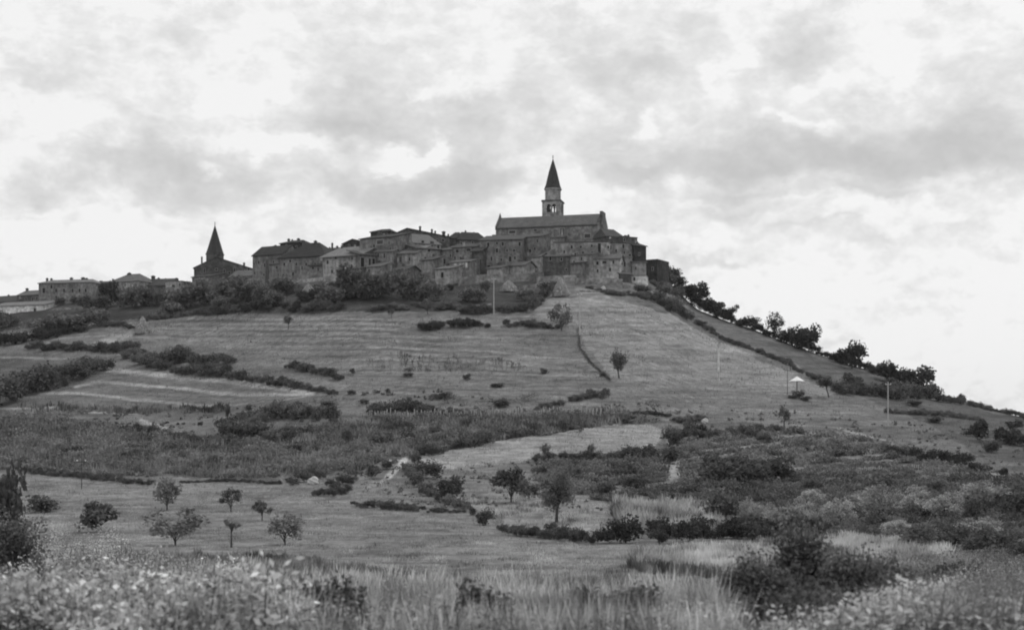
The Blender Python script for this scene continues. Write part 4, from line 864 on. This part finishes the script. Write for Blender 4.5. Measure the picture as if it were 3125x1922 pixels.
# ------------------------------------------------------------ trees and single bushes
B_ = [  # u, v of the foot, width, height, tone, label
 (345,934,68,74,'black','round black tree-like bush in front of the hamlet houses'),(185,933,30,26,'dark','small dark round bush by the white barn'),(226,928,26,26,'dark','pointed little bush right of the small dark round one'),
 (262,950,50,44,'dark','dark bush below the long hip roofed block'),(308,945,48,46,'dark','dark bush left of the round black one'),(285,997,84,58,'mid','grey round bush above the pale bank'),
 (180,1014,140,60,'mid','wide grey bush at the foot of the white barn'),(18,1000,70,52,'dark','dark bush at the left edge beside the white barn'),(110,1005,60,30,'mid','low grey bush below the white barn wall'),
 (404,940,80,66,'mid','grey bush right of the round black one'),(445,935,76,60,'mid','grey bush under the dark roofed house of the hamlet'),(478,935,50,52,'dark','dark bush in front of the pale rendered house'),(500,925,36,30,'dark','little dark bush at the corner of the pale rendered house'),
 (572,888,36,28,'dark','dark bush on the skyline left of the smaller church'),
 (600,932,92,70,'mid','grey bush at the left foot of the smaller church'),(648,928,96,74,'mid','tall grey bush in front of the smaller church'),(700,928,104,76,'mid','large grey bush right in front of the smaller church'),(750,924,92,72,'mid','grey bush between smaller church and town'),(555,945,84,66,'mid','wide grey bush above the ragged hedge'),
 (800,912,64,44,'mid','low grey bush at the left foot of the town'),(865,905,80,54,'dark','dark bush under the left end of the town'),
 (1022,1272,20,20,'dark','little dark bush above the big left thicket'),(1075,1140,20,16,'dark','tiny dark bush on the open left slope'),(1150,1200,20,10,'dark','tiny low bush left of centre'),(1184,1200,18,14,'dark','second tiny bush right of the tiny low one'),(1072,1205,26,14,'dark','small flat bush at the end of the striped field'),
 (1246,1150,30,14,'dark','small flat bush at the lower edge of the vine plot'),(1530,1240,62,24,'dark','flat oval bush above the central crops'),(1245,1130,20,10,'mid','faint small bush in the vine plot'),
 (418,1315,26,28,'dark','round dark bush left of the short hedge in the left crops'),(355,1295,12,12,'dark','tiny dark bush on the left terrace'),(612,1300,16,16,'dark','tiny dark bush in the grass right of the slanting strip'),
 (962,1285,30,36,'dark','dark upright bush right of the big left thicket'),(1013,1300,42,56,'dark','darkest upright bush among the left crops'),
 (1065,1345,28,26,'mid','grey bush in the middle crops'),(1156,1365,80,52,'mid','wide soft grey bush in the middle crops'),(1058,1358,36,60,'mid','tall soft grey bush left of the wide one'),
 (1140,1460,56,40,'dark','dark bush left of the earth track'),(1180,1430,40,30,'dark','small dark bush at the top of the earth track'),(1308,1462,86,50,'dark','broad dark bush right of the earth track'),(1268,1412,34,30,'dark','bush at the upper corner of the overgrown bank'),
 (1480,1602,58,48,'dark','dark squared bush at the lower left corner of the clearing'),(1442,1572,26,26,'dark','smaller bush beside the dark squared one'),
 (1840,1150,20,14,'dark','tiny bush at the foot of the steep pale line'),(1660,1140,26,16,'mid','low bush at the right end of the vine plot'),
 (2050,1362,62,56,'dark','dark round bush left of the track junction'),(2045,1415,70,50,'dark','dark bush at the end of the long dark hedge'),
 (2190,1470,130,86,'dark','broad soft dark bush at centre right, left of three'),(2280,1475,130,86,'dark','broad soft dark bush at centre right, middle of three'),(2370,1465,110,80,'dark','broad soft dark bush at centre right, right of three'),
 (2200,1608,98,92,'dark','tall dark bush left of the rounded grey trees'),(1940,1490,70,40,'dark','dark bush in the crops right of the round tree'),(1850,1512,50,44,'dark','dark bush at the right corner of the clearing'),
 (1885,1572,46,34,'dark','dark bush on the edge of the pale reeds'),(1900,1640,50,40,'dark','small dark shrub in front of the pale reeds'),
 (2600,1470,26,20,'black','small black bush among the far right crops'),(2988,1345,64,56,'black','black bush high on the far right slope'),(3030,1380,52,32,'black','flat black bush below the high one at the right'),
 (3062,1458,34,28,'black','little black bush at the end of the black hedge'),(3072,1535,40,54,'black','upright black bush at the right edge'),(2840,1600,22,22,'black','tiny black bush in the rounded grey trees'),
 (2855,1290,50,18,'dark','flat dark bush on the slope near the right pole'),
 (2045,862,60,46,'black','first black bush on the skyline below the last house'),(2133,915,72,50,'black','spiky dark bush on the skyline'),(2178,950,56,40,'black','black bush below the spiky skyline one'),
 (2218,968,44,24,'black','low dark bush on the skyline, left of the notch'),(2285,996,60,28,'black','low wide bush in the middle of the skyline'),(2400,1048,52,44,'black','dark bush right of the open skyline tree'),
 (2430,1060,54,52,'black','dark bush joined to the broad skyline tree'),(2560,1108,54,32,'black','low bush at the foot of the round skyline tree'),(2750,1170,60,44,'black','black bush between the two last skyline trees'),(2845,1200,34,20,'black','last small bush on the skyline'),
 (2600,1178,54,40,'dark','round dark bush below the skyline at the right'),(2727,1195,24,36,'black','small black bush behind the right pole'),(2460,1222,34,14,'dark','low bush right of the white canopy'),(2420,1216,26,12,'dark','low bush at the foot of the white canopy'),
 (2440,1215,40,24,'mid','soft grey bush beside the white canopy post'),(2030,905,50,34,'mid','grey bush on the right shoulder below the white hut'),(1965,900,44,26,'dark','dark bush below the white hut'),
 (1425,1158,22,18,'dark','little bush with a thin stem at the lower vine plot'),(2095,905,20,26,'light','pale bush among the dark skyline scrub'),
 (1170,912,92,86,'mid','large grey garden bush below the slanting roofs'),(1120,918,92,80,'dark','dark garden bush in the middle of the town trees'),(1245,915,96,80,'mid','grey garden bush at the right end of the town trees'),(1070,905,76,86,'dark','dark garden bush at the left end of the town trees'),
 (1375,885,22,20,'black','small round black bush in the gardens'),(1355,888,18,14,'dark','small dark bush left of the small round black one'),(1480,890,26,30,'dark','narrow dark bush behind the tall pale pole'),
 (300,1622,120,84,'dark','dark leaning bush at the left of the meadow'),(20,1640,120,230,'dark','tall dark bush at the left edge of the foreground'),(130,1560,110,46,'dark','low dark bush behind the left weeds'),
 (2175,1850,64,46,'dark','small dark bush at the edge of the front grass on the right'),
 (1655,1452,56,38,'mid','soft bush in the dark crop left of the dim tree behind the round lollipop tree'),(1935,1455,66,40,'mid','soft bush in the dark crop right of the dim tree'),(1820,1462,44,28,'dark','small bush in the dark crop behind the clearing'),
 (2110,1512,64,40,'mid','soft bush at the left border of the orchard undergrowth'),(2040,1545,56,38,'dark','dark bush right behind the pale reeds'),(2480,1500,60,36,'dark','dark bush in the rows above the third rounded tree'),(2700,1490,70,34,'dark','dark bush in the rows above the highest rounded tree'),
 (2860,1500,60,40,'mid','soft bush in the rows at the right'),(2560,1400,46,24,'dark','dark flat bush in the far crop rows'),(2450,1380,40,22,'mid','soft flat bush in the far crop rows'),(2330,1350,40,26,'dark','dark bush at the end of the dark scrub belt'),
 (1720,1300,36,16,'dark','little bush beside the thin hedge of the pale central field'),(1580,1318,40,18,'mid','soft low bush above the thin hedge of the central field'),(1330,1330,50,30,'mid','soft bush in the middle crops left of the grey tree'),(1250,1345,44,26,'dark','dark bush in the middle crops'),
 (900,1375,56,26,'mid','soft low bush in the left crops'),(240,1380,40,20,'dark','dark low bush in the left crops'),(600,1420,44,22,'mid','soft low bush near the meadow edge'),(820,1440,40,20,'dark','dark low bush near the meadow edge'),
 (1520,1180,40,14,'mid','soft flat bush on the middle slope'),(1350,1215,60,20,'mid','long flat bush on the middle slope'),(1000,1240,40,18,'dark','dark flat bush beyond the end of the striped field'),(1110,1235,30,16,'dark','small dark bush beyond the end of the striped field'),
 (2960,1330,40,26,'dark','dark bush left of the high black one at the right'),(3100,1310,60,30,'dark','dark bush on the right edge near the skyline'),(2790,1240,44,20,'dark','dark bush on the lower right shoulder'),
 (1000,928,84,64,'mid','grey garden bush left of the town trees'),(1310,920,90,56,'mid','grey garden bush right of the town trees'),(1440,925,80,44,'mid','low garden bush left of the tall pale pole'),(1600,922,66,40,'mid','low garden bush left of the diagonal hedge'),
 (690,950,96,44,'mid','low grey bush under the smaller church gardens'),(520,965,80,44,'mid','low grey bush left of the smaller church gardens'),(840,935,76,44,'mid','low grey bush below the left end of the town'),
]
for (u, v, w, h, tone, lab) in B_:
    e = 1.08 if (tone == 'black' and 2000 < u < 2900 and v < 1215) else 1.08
    bush(u, v, w*e, h*e, tone, lab)
for i, (u, v, w, h) in enumerate([(2297,1605,78,84),(2365,1612,70,76),(2445,1612,84,92),(2560,1618,96,104),(2690,1585,110,110),(2790,1580,100,96),(2880,1590,110,90),(2480,1545,80,60),(2620,1540,70,44),(3000,1540,130,70),(2740,1640,90,60),(2990,1640,120,60)]):
    where = ['leftmost of the front row','second of the front row','third of the front row','fourth and widest of the front row','highest of the group','right of the highest one','far right end of the row','small one behind the third','small one behind the fourth','broad one by the right edge','low one below the highest','low one at the lower right corner of the group'][i]
    tree(u, v, w*1.1, h*.98, h*.06, 'light', 'rounded grey fruit tree, '+where, kind='R', group='rounded grey fruit trees at the right')
T_ = [
 (1698,1597,116,124,34,'mid','R','lollipop shaped round tree standing alone in the clearing',3),(1380,1528,92,76,6,'dark','B','broad low tree left of two dark trees behind the clearing',0),(1560,1530,112,92,8,'dark','B','largest dark tree behind the clearing',0),(1615,1522,60,44,6,'dark','B','lower crown joined to the right of the largest dark tree',0),
 (1890,1154,52,68,14,'dark','B','dark round tree with a crooked trunk in the middle of the smooth slope',-5),(1714,1008,64,66,4,'mid','S','small ragged tree at the end of the high hedges',0),(2393,1308,34,48,18,'dark','S','slim ragged tree at centre right above the crops',0),
 (2530,1212,48,44,22,'dark','B','dark tree with a leaning trunk right of the white canopy',-10),(2412,1130,22,24,10,'mid','S','faint slender tree on the upper right slope',0),(2363,1026,52,58,4,'black','S','open airy tree on the skyline',0),
 (2468,1076,82,72,4,'black','B','broad dark tree in the middle of the skyline',0),(2600,1125,80,72,4,'black','B','round dark tree on the skyline',0),(2705,1162,74,58,4,'black','B','jagged dark tree on the skyline, third from the right',0),(2800,1196,86,64,4,'black','B','large dark tree at the right end of the skyline',0),
 (2078,885,44,30,4,'black','S','small feathery tree on the skyline beside the first black bush',0),(2235,972,40,34,4,'black','S','small open tree on the skyline right of the low bush',0),
 (510,1558,92,84,2,'grey','S','soft grey tree in the meadow, upper left of the orchard',0),(535,1664,165,90,12,'grey','S','wide spreading tree with two trunks in the meadow',0),
 (705,1562,64,52,18,'dark','S','small dark umbrella shaped tree in the meadow',0),(706,1672,44,34,48,'mid','S','thin tall stemmed sapling below the umbrella shaped tree',0),(800,1590,52,44,16,'dark','S','small dark tree right of the umbrella shaped one',0),
 (870,1662,130,76,4,'grey','S','low loose tree at the right end of the orchard',0),
 (695,1282,16,46,2,'dark','B','narrow pointed cypress on the left slope',0),(760,1258,20,26,2,'dark','B','small pointed cypress right of the narrow one',0),
 (1165,905,60,64,6,'mid','S','loose tree in the middle of the town gardens',0),(1112,885,48,46,6,'dark','S','tree in the gardens close under the loggia house',0),(1305,960,40,34,4,'mid','S','small forked tree below the gardens',0),(1195,968,20,18,6,'dark','S','tiny tree on the upper field',0),
 (880,1005,36,28,12,'mid','S','faint thin tree on the upper left field',0),(1425,1318,40,44,6,'mid','S','grey tree among the vine stakes',0),(1664,1398,34,34,6,'dark','S','small tree on the pale central field above the long hedge',0),(1805,1392,22,28,4,'dark','S','small tree standing in the long dark hedge',0),
 (1745,1475,50,40,8,'dark','S','dim tree behind the round lollipop tree',0),(2098,1340,30,60,6,'mid','S','soft upright tree above the dark scrub belt',0),(2640,1190,24,14,4,'dark','S','tiny tree under the round skyline one',0),
]
for (u, v, w, h, th, tone, kd, lab, ln) in T_: 
    e = 1.08 if (tone == 'black' and kd == 'B') else 1.0
    tree(u, v, w*(1.25 if kd == 'S' else 1.04)*e, h*e*(1.1 if kd == 'S' else 1), th*(.5 if kd == 'S' and v > 1500 and u != 706 else 1), tone, lab, kind=kd, lean=ln)

# ------------------------------------------------------------ grasses, weeds, crops: nobody could count these
def sample(poly, n, seed, vpow=None):
    rs = np.random.default_rng(seed); p = np.array(poly, float); lo = p.min(0); hi = p.max(0); out = []
    while sum(map(len, out)) < n:
        q = rs.random((n*2, 2))*(hi-lo)+lo
        out.append(q[inpoly(q[:,0]+(fbm(q[:,0]/40., q[:,1]/25., 3)-.5)*60, q[:,1]+(fbm(q[:,0]/30.+9, q[:,1]/20., 3)-.5)*24, p)])
    return np.concatenate(out)[:n], rs
def patchy(q, rs, thr, sx=60., sy=14.):
    f = fbm(q[:,0]/sx+3, q[:,1]/sy+3, 3); return q[f+rs.uniform(-.08,.08,len(q)) > thr]
def blades(name, q, rs, hpx, wpx, tone, lean=.25, hvar=.5, hm=None, kind='stuff', cat='grass', label=''):
    """upright blades at frame positions q; hpx or hm = height in frame units or metres"""
    g = Garr(q[:,0], q[:,1]); n = len(g); s = g[:,1]/F
    H = (hpx*s if hm is None else np.full(n, hm))*(1-hvar+2*hvar*rs.random(n))*(.35+1.3*fbm(g[:,0]/1.4+7, g[:,1]/2., 3)); Wd = np.minimum(wpx*s, H*.2)*(.6+.8*rs.random(n))
    a = rs.random(n)*6.283; side = np.stack([np.cos(a), np.sin(a)*.6, 0*a], -1); b = rs.normal(size=(n,2))*lean
    tip = g+np.stack([b[:,0]*H, b[:,1]*H, H], -1); g = g-np.array([0,0,.05]); mid = g+(tip-g)*.5+np.stack([0*H, 0*H, H*.06], -1)
    w = (side*Wd[:,None]/2)
    Q1 = np.stack([g-w, g+w, mid+w*.9, mid-w*.9], 1); Q2 = np.stack([mid-w*.9, mid+w*.9, tip+w*.15, tip-w*.15], 1)
    px = s*60; t = np.clip(.48+1.3*(fbm(g[:,0]/1.7, g[:,1]/3., 3)-.5)+1.3*(fbm(q[:,0]/70., q[:,1]/26., 3)-.5)+.5*(rs.random(n)-.5), 0, 1)
    o = link_mesh(name, quads_mesh(name, np.concatenate([Q1, Q2]), np.concatenate([t, t])), M_leaf[tone]); tagp(o, label, cat, None, kind); return o
def weeds(name, q, rs, hm, leaf, per, tone, label, cat='weeds', rad=.25):
    g = Garr(q[:,0], q[:,1]); n = len(g); H = hm*(.35+.85*rs.random(n)**1.5)*(.35+1.3*fbm(g[:,0]/1.1, g[:,1]/1.1, 3))
    Qs = []; Ts = []; pt = rs.random(n)
    for k in range(per):
        t = rs.random(n); c = g+np.stack([rs.normal(size=n)*rad*(1-t*.4), rs.normal(size=n)*rad, H*(.12+.9*t)], -1)
        a = rs.normal(size=(n,3)); a[:,2] *= .6; a /= np.linalg.norm(a, axis=1)[:,None]; b = np.cross(a, rs.normal(size=(n,3))); b /= np.linalg.norm(b, axis=1)[:,None]
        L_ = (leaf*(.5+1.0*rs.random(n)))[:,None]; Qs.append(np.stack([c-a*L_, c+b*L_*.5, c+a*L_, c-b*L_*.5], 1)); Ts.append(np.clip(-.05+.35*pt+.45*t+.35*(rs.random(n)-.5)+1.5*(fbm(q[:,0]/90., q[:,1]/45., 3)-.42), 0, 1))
    # stems
    a = rs.random(n)*6.28; w = np.stack([np.cos(a), np.sin(a), 0*a], -1)*.012; tp = g+np.stack([rs.normal(size=n)*.12*H, rs.normal(size=n)*.1*H, H], -1)
    Qs.append(np.stack([g-w, g+w, tp+w*.4, tp-w*.4], 1)); Ts.append(np.full(n, .2))
    o = link_mesh(name, quads_mesh(name, np.concatenate(Qs), np.concatenate(Ts)), M_leaf[tone]); tagp(o, label, cat, None, 'stuff'); return o
def stuff(name, poly, n, seed, hpx, wpx, tone, label, cat, thr=None, lean=.2, hm=None, sx=60., sy=14.):
    q, rs = sample(poly, n, seed)
    if thr is not None: q = patchy(q, rs, thr, sx, sy)
    return blades(name, q, rs, hpx, wpx, tone, lean, .45, hm, 'stuff', cat, label)
A_all = [(-80,880),(3200,880),(3200,1720),(-80,1720)]
stuff('short_grass', [(-80,1000),(600,960),(1600,965),(1900,920),(2500,1150),(3200,1320),(3200,1650),(-80,1650)], 110000, 1, 4.2, 2.4, 'grey', 'short rough grass covering the slopes of the hill', 'grass', .42)
q, rs = sample([(-80,1270),(700,1240),(1300,1190),(1900,1225),(2600,1270),(3200,1330),(3200,1650),(2000,1560),(1300,1560),(1000,1440),(-80,1440)], 5500, 2); q = q[~inpoly(q[:,0], q[:,1], [(1260,1400),(1480,1352),(1900,1288),(2040,1290),(2040,1330),(1990,1375),(1640,1400),(1330,1440)])]; q = patchy(q, rs, .55, 60., 9.)
def low_weeds(name, q, rs, hpx, per, tone, label, cat='weeds', wide=1.0):
    g = Garr(q[:,0], q[:,1]); n = len(g); s_ = g[:,1]/F; H = hpx*s_*(.5+rs.random(n)); Qs = []; Ts = []; pt = rs.random(n)
    big = .6*fbm(g[:,0]/6., g[:,1]/9., 3)+.4*fbm(q[:,0]/26., q[:,1]/9., 2); H = H*(.35+1.5*np.clip((fbm(q[:,0]/34.+5, q[:,1]/11., 2)-.25)*1.6, 0, 1))
    for k in range(per):
        t = rs.random(n); c = g+np.stack([rs.normal(size=n)*H*.45*wide, rs.normal(size=n)*H*.6*wide, H*t], -1)
        a = rs.normal(size=(n,3)); a /= np.linalg.norm(a, axis=1)[:,None]; b = np.cross(a, rs.normal(size=(n,3))); b /= np.linalg.norm(b, axis=1)[:,None]
        L_ = (2.3*s_*(.6+.9*rs.random(n)))[:,None]; Qs.append(np.stack([c-a*L_*1.5, c+b*L_, c+a*L_*1.5, c-b*L_], 1)); Ts.append(np.clip(.1+.35*pt+1.7*(big-.38)+.3*(rs.random(n)-.5)+.2*t, 0, 1))
    o = link_mesh(name, quads_mesh(name, np.concatenate(Qs), np.concatenate(Ts)), M_leaf[tone]); tagp(o, label, cat, None, 'stuff'); return o
low_weeds('dark_tufts', q, rs, 7, 14, 'mid', 'scattered dark tufts and low weeds on the lower slopes')
def crop(name, poly, n, seed, hpx, per, tone, label, cat='crop', thr=.3, rows=None):
    q, rs = sample(poly, n, seed)
    if rows: q = q[((q[:,1]+rows[1]*q[:,0]+10*fbm(q[:,0]/80., q[:,1]/60., 2))/rows[0]) % 1 < rows[2]]; q = patchy(q, rs, thr, 45., 12.); low_weeds(name, q, rs, hpx, per, tone, label, cat)
crop('leafy_crop', [(-80,1270),(200,1280),(600,1340),(1180,1395),(1090,1440),(700,1462),(300,1450),(-80,1420)], 9000, 3, 14, 18, 'mid', 'tall leafy crop filling the field at the left below the striped terraces', rows=(25,-.07,.6))
stuff('crop_stalks', [(-80,1290),(200,1290),(600,1340),(1180,1395),(1090,1440),(700,1462),(300,1450),(-80,1420)], 16000, 33, 15, 3, 'grey', 'pale stalks standing in the leafy crop at the left', 'crop', .45)
crop('maize_crop', [(640,1350),(1000,1300),(1250,1275),(1900,1260),(1980,1285),(1480,1350),(1260,1392),(1100,1385)], 7000, 4, 13, 18, 'mid', 'leafy crop in the middle of the slope', rows=(22,.05,.58))
stuff('maize_stalks', [(640,1350),(1000,1300),(1250,1275),(1900,1260),(1980,1285),(1480,1350),(1260,1392),(1100,1385)], 16000, 34, 16, 3.2, 'grey', 'pale upright stalks in the crop in the middle of the slope', 'crop', .42)
stuff('stubble_strip', [(60,1240),(700,1246),(690,1262),(80,1258)], 3500, 5, 12, 3.2, 'mid', 'strip of standing stalks along the foot of the striped field', 'crop', .4)
crop('dark_crop', [(1640,1415),(2040,1420),(2040,1470),(1830,1500),(2080,1560),(1900,1552),(1800,1510),(1650,1480)], 6000, 6, 17, 18, 'mid', 'dark leafy crop around the back of the clearing', rows=(24,.06,.58))
crop('orchard_undergrowth', [(1850,1500),(2100,1480),(2700,1440),(3180,1470),(3180,1650),(2400,1655),(2250,1600),(2120,1558),(1900,1555)], 11000, 7, 15, 20, 'dark', 'dense undergrowth between the fruit trees at the right', 'undergrowth', thr=.3, rows=(27,.10,.55))
crop('far_crop', [(2070,1345),(2400,1315),(2700,1350),(3000,1450),(2700,1445),(2380,1480),(2080,1490)], 7000, 8, 12, 16, 'mid', 'dim crop rows on the slope at the right', rows=(20,.09,.5))
crop('garden_growth', [(560,870),(1000,860),(1450,870),(1690,868),(1640,945),(1300,950),(900,955),(560,965),(300,985),(0,1010),(-80,1030),(-80,950),(300,930)], 17000, 41, 17, 16, 'dark', 'low garden growth on the banks under the town', 'undergrowth', thr=.22)
crop('garden_thicket', [(560,900),(700,900),(1000,900),(1300,890),(1640,900),(1640,950),(1300,955),(900,960),(560,968),(430,950)], 6000, 44, 17, 16, 'dark', 'darker growth in the gardens under the town', 'undergrowth', thr=.45)
crop('shoulder_growth', [(1960,880),(2130,930),(2250,985),(2200,1030),(2050,965),(1940,910)], 1500, 42, 12, 16, 'mid', 'low growth on the shoulder under the end of the town', 'undergrowth', thr=.4)
crop('far_shoulder_growth', [(2530,1185),(2700,1165),(2950,1235),(3200,1300),(3200,1420),(3000,1400),(2860,1300),(2650,1230)], 4500, 43, 10, 16, 'mid', 'low scrubby growth on the far right slope', 'undergrowth', thr=.42)
stuff('pale_reeds', [(1865,1556),(2110,1552),(2190,1600),(2240,1640),(1980,1632),(1900,1610)], 14000, 9, 34, 4, 'light', 'pale reeds in front of the dark crop right of the clearing', 'reeds')
stuff('clearing_grass', [(1390,1522),(1640,1508),(1860,1545),(1930,1620),(1850,1640),(1640,1640),(1530,1605)], 14000, 10, 7, 3, 'light', 'pale short grass of the clearing round the lone tree', 'grass', .45)
stuff('vine_rows', [(1119,1072),(1560,1098),(1640,1130),(1300,1140),(1119,1125)], 6000, 11, 5, 3, 'grey', 'rows of small vines on the upper plot', 'vines', .5, sx=9., sy=60.)
stuff('meadow_grass', [(0,1450),(1150,1450),(1300,1565),(1600,1655),(2200,1665),(2300,1740),(1800,1790),(1000,1720),(600,1680),(0,1640)], 90000, 12, 4, 2.2, 'light', 'short even grass of the valley meadow', 'grass', .42, hm=.09, sx=80., sy=20.)
# stakes of the vines in the middle crop
def stakes():
    mb = MB(); rs = random.Random(4)
    b = G(1300, 1290)
    for i in range(120):
        u = 1130+i*6.2+rs.uniform(-2,2); v = 1276-(u-1130)*.015+rs.uniform(-4,8); p = G(u, v); h = rs.uniform(.9,1.6); w = .07
        mb.box(p.x-w-b.x, p.x+w-b.x, p.y-w-b.y, p.y+w-b.y, p.z-.3-b.z, p.z+h-b.z)
    for i in range(60):
        u = 2450+i*6.3; v = 1455-(u-2450)*.07+rs.uniform(-2,2); p = G(u, v); w = .05
        mb.box(p.x-w-b.x, p.x+w-b.x, p.y-w-b.y, p.y+w-b.y, p.z-.3-b.z, p.z+rs.uniform(.4,.8)-b.z)
    o = mb.build('vine_stakes', M_pole, None, b); tagp(o, 'rows of pale stakes standing among the vines', 'vine stakes', None, 'stuff')
stakes()
# tall dry grass in front, right of centre
stuff('dry_reeds', [(1900,1712),(2350,1680),(2600,1665),(2820,1672),(2960,1730),(2840,1765),(2400,1770),(1940,1740)], 56000, 13, 30, 3.2, 'light', 'tall pale dry grass behind the big bush at the right', 'grass', .36, lean=.22)
stuff('dark_reed_fringe', [(1905,1730),(2250,1752),(2500,1765),(2400,1775),(1950,1748)], 5000, 14, 24, 4, 'mid', 'darker fringe at the foot of the tall pale grass', 'grass')
FG = [(420,1730),(800,1745),(1000,1775),(1300,1812),(1600,1828),(1800,1822),(2150,1850),(2250,2010),(380,2010)]
stuff('front_grass', FG, 60000, 15, 60, 3.2, 'light', 'tall pale grass across the foreground', 'grass', hm=.40, lean=.30)
stuff('front_grass_dark', FG, 20000, 25, 60, 3.2, 'mid', 'darker green stems mixed through the foreground grass', 'grass', .46, hm=.36, lean=.35)
stuff('bright_stalks', FG, 26000, 26, 60, 3.2, 'pale', 'bright dry stalks standing out of the foreground grass', 'grass', .44, hm=.52, lean=.22)
stuff('front_grass_back', [(330,1690),(900,1705),(1250,1765),(1700,1795),(2050,1815),(1900,1850),(1300,1830),(420,1760)], 36000, 16, 30, 3, 'grey', 'thinner grass at the near edge of the meadow', 'grass', hm=.26, lean=.3)
LW = [(-100,1700),(330,1690),(560,1745),(760,1810),(930,2010),(-100,2010)]
q, rs = sample(LW, 4200, 17)
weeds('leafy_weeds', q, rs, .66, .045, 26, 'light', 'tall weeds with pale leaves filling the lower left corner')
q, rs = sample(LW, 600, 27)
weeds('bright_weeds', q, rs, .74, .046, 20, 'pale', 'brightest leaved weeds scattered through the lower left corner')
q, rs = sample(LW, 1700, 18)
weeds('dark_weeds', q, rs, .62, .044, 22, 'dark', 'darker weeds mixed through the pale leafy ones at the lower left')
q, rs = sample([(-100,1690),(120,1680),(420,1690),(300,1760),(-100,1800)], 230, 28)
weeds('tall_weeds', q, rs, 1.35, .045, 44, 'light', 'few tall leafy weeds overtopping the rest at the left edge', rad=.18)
stuff('left_stems', LW, 9000, 29, 60, 3.0, 'grey', 'grass stems between the leafy weeds at the lower left', 'grass', hm=.6, lean=.3)
q, rs = sample([(600,1790),(1250,1860),(1600,1880),(2150,1870),(2250,2010),(500,2010)], 3800, 19)
weeds('front_weeds', q, rs, .40, .026, 26, 'light', 'leafy weeds mixed into the front grass')
q, rs = sample([(700,1830),(1600,1880),(2150,1900),(2250,2010),(600,2010)], 1500, 39)
weeds('front_dark_weeds', q, rs, .42, .028, 28, 'mid', 'darker leafy weeds low in the front grass')
CW = [(2780,1880),(2900,1850),(3010,1815),(3240,1790),(3240,2010),(2200,2010),(2560,1985)]
q, rs = sample(CW, 4200, 20)
weeds('corner_weeds', q, rs, .52, .036, 30, 'light', 'leafy weeds filling the lower right corner')
stuff('corner_stems', CW, 9000, 30, 60, 3.0, 'grey', 'grass stems between the weeds of the lower right corner', 'grass', hm=.5, lean=.3)
q, rs = sample([(2700,1720),(3220,1690),(3220,1830),(2760,1890),(2600,1870)], 4200, 21)
weeds('mottled_weeds', q, rs, .55, .036, 30, 'grey', 'mottled dark weeds behind the bright ones at the right')
# big foreground shrubs
def shrub(u, vb, w, h, tone, label, leaf=.045, n=9000, clumps=60, seed=1, y=None, sprigs=10):
    p = G(u, vb); s = p.y/F; W, H = w*s/2, h*s; rs = np.random.default_rng(seed)
    root = empty('shrub', p); tagp(root, label, 'shrub')
    Q, T = leaves(n, 1.0, clumps, .34, rs, (1,1,1), -.5)
    c = Q.mean(1); L_ = leaf; Q = (Q-c[:,None])*L_+(c*np.array([W,W*.8,H*.5])+np.array([0,0,H*.46]))[:,None]
    Qs = [Q]; Ts = [T]; mb = MB()
    for k in range(sprigs+8):
        a = rs.random()*6.28; top = (math.cos(a)*W*rs.uniform(.2,.9), math.sin(a)*W*.6, H*rs.uniform(.75,1.12))
        mb.tube([(0,0,-.1),(top[0]*.5,top[1]*.5,top[2]*.55),top], [.02+.006*H,.015,.006], 5)
        m = 60; t = rs.uniform(.5,1.03,m)[:,None]; cc = np.array(top)*t+rs.normal(size=(m,3))*.06*H
        aa = rs.normal(size=(m,3)); aa /= np.linalg.norm(aa, axis=1)[:,None]; bb = np.cross(aa, rs.normal(size=(m,3))); bb /= np.linalg.norm(bb, axis=1)[:,None]
        Qs.append(np.stack([cc-aa*L_, cc+bb*L_*.6, cc+aa*L_, cc-bb*L_*.6], 1)); Ts.append(rs.random(m))
    mb.build('stems', M_bark, root)
    link_mesh('leaves', quads_mesh('leaves', np.concatenate(Qs), np.concatenate(Ts)), M_leaf[tone], root)
for a in [
 (2450,1900,190,300,'mid','tall upright shrub rising out of the right foreground thicket',.035,12000,50,1),
 (2310,1915,250,210,'mid','broad mottled shrub left of the tall upright one',.035,12000,60,2),
 (2610,1915,280,220,'mid','broad dark shrub right of the tall upright one',.035,14000,60,3),
 (2480,1985,460,190,'dark','low wide shrub along the bottom edge at the right',.032,16000,80,4),
 (2750,1890,190,170,'mid','small dark shrub at the right of the foreground thicket',.035,9000,40,5),
 (2900,1840,240,120,'mid','low dark shrub behind the bright corner weeds',.04,9000,40,10),
 (1010,1990,270,200,'dark','low black shrub on the bottom edge left of centre',.035,8000,40,6),
 (1470,1985,200,190,'mid','ragged dark shrub on the bottom edge at the centre',.035,8000,40,7),
 (1880,1960,360,160,'dark','wide low dark shrub on the bottom edge right of centre',.035,9000,60,8),
 (40,1800,230,230,'mid','leafy shrub at the left edge rising above the weeds',.05,5000,30,9)]: shrub(*a)

# ------------------------------------------------------------ the air over the valley
def haze():
    mb = MB(); mb.box(-3300, 3300, -450, 3300, -30, 110)
    m, n, l = new_mat('haze'); v = n.new('ShaderNodeVolumePrincipled'); v.inputs['Color'].default_value = (.9,.9,.9,1); v.inputs['Density'].default_value = 6e-5
    o_ = n.new('ShaderNodeOutputMaterial'); l.new(v.outputs[0], o_.inputs['Volume'])
    o = mb.build('haze', m); tagp(o, kind='stuff')
    o['label'] = 'thin even haze in the air over the valley'; o['category'] = 'haze'
haze()
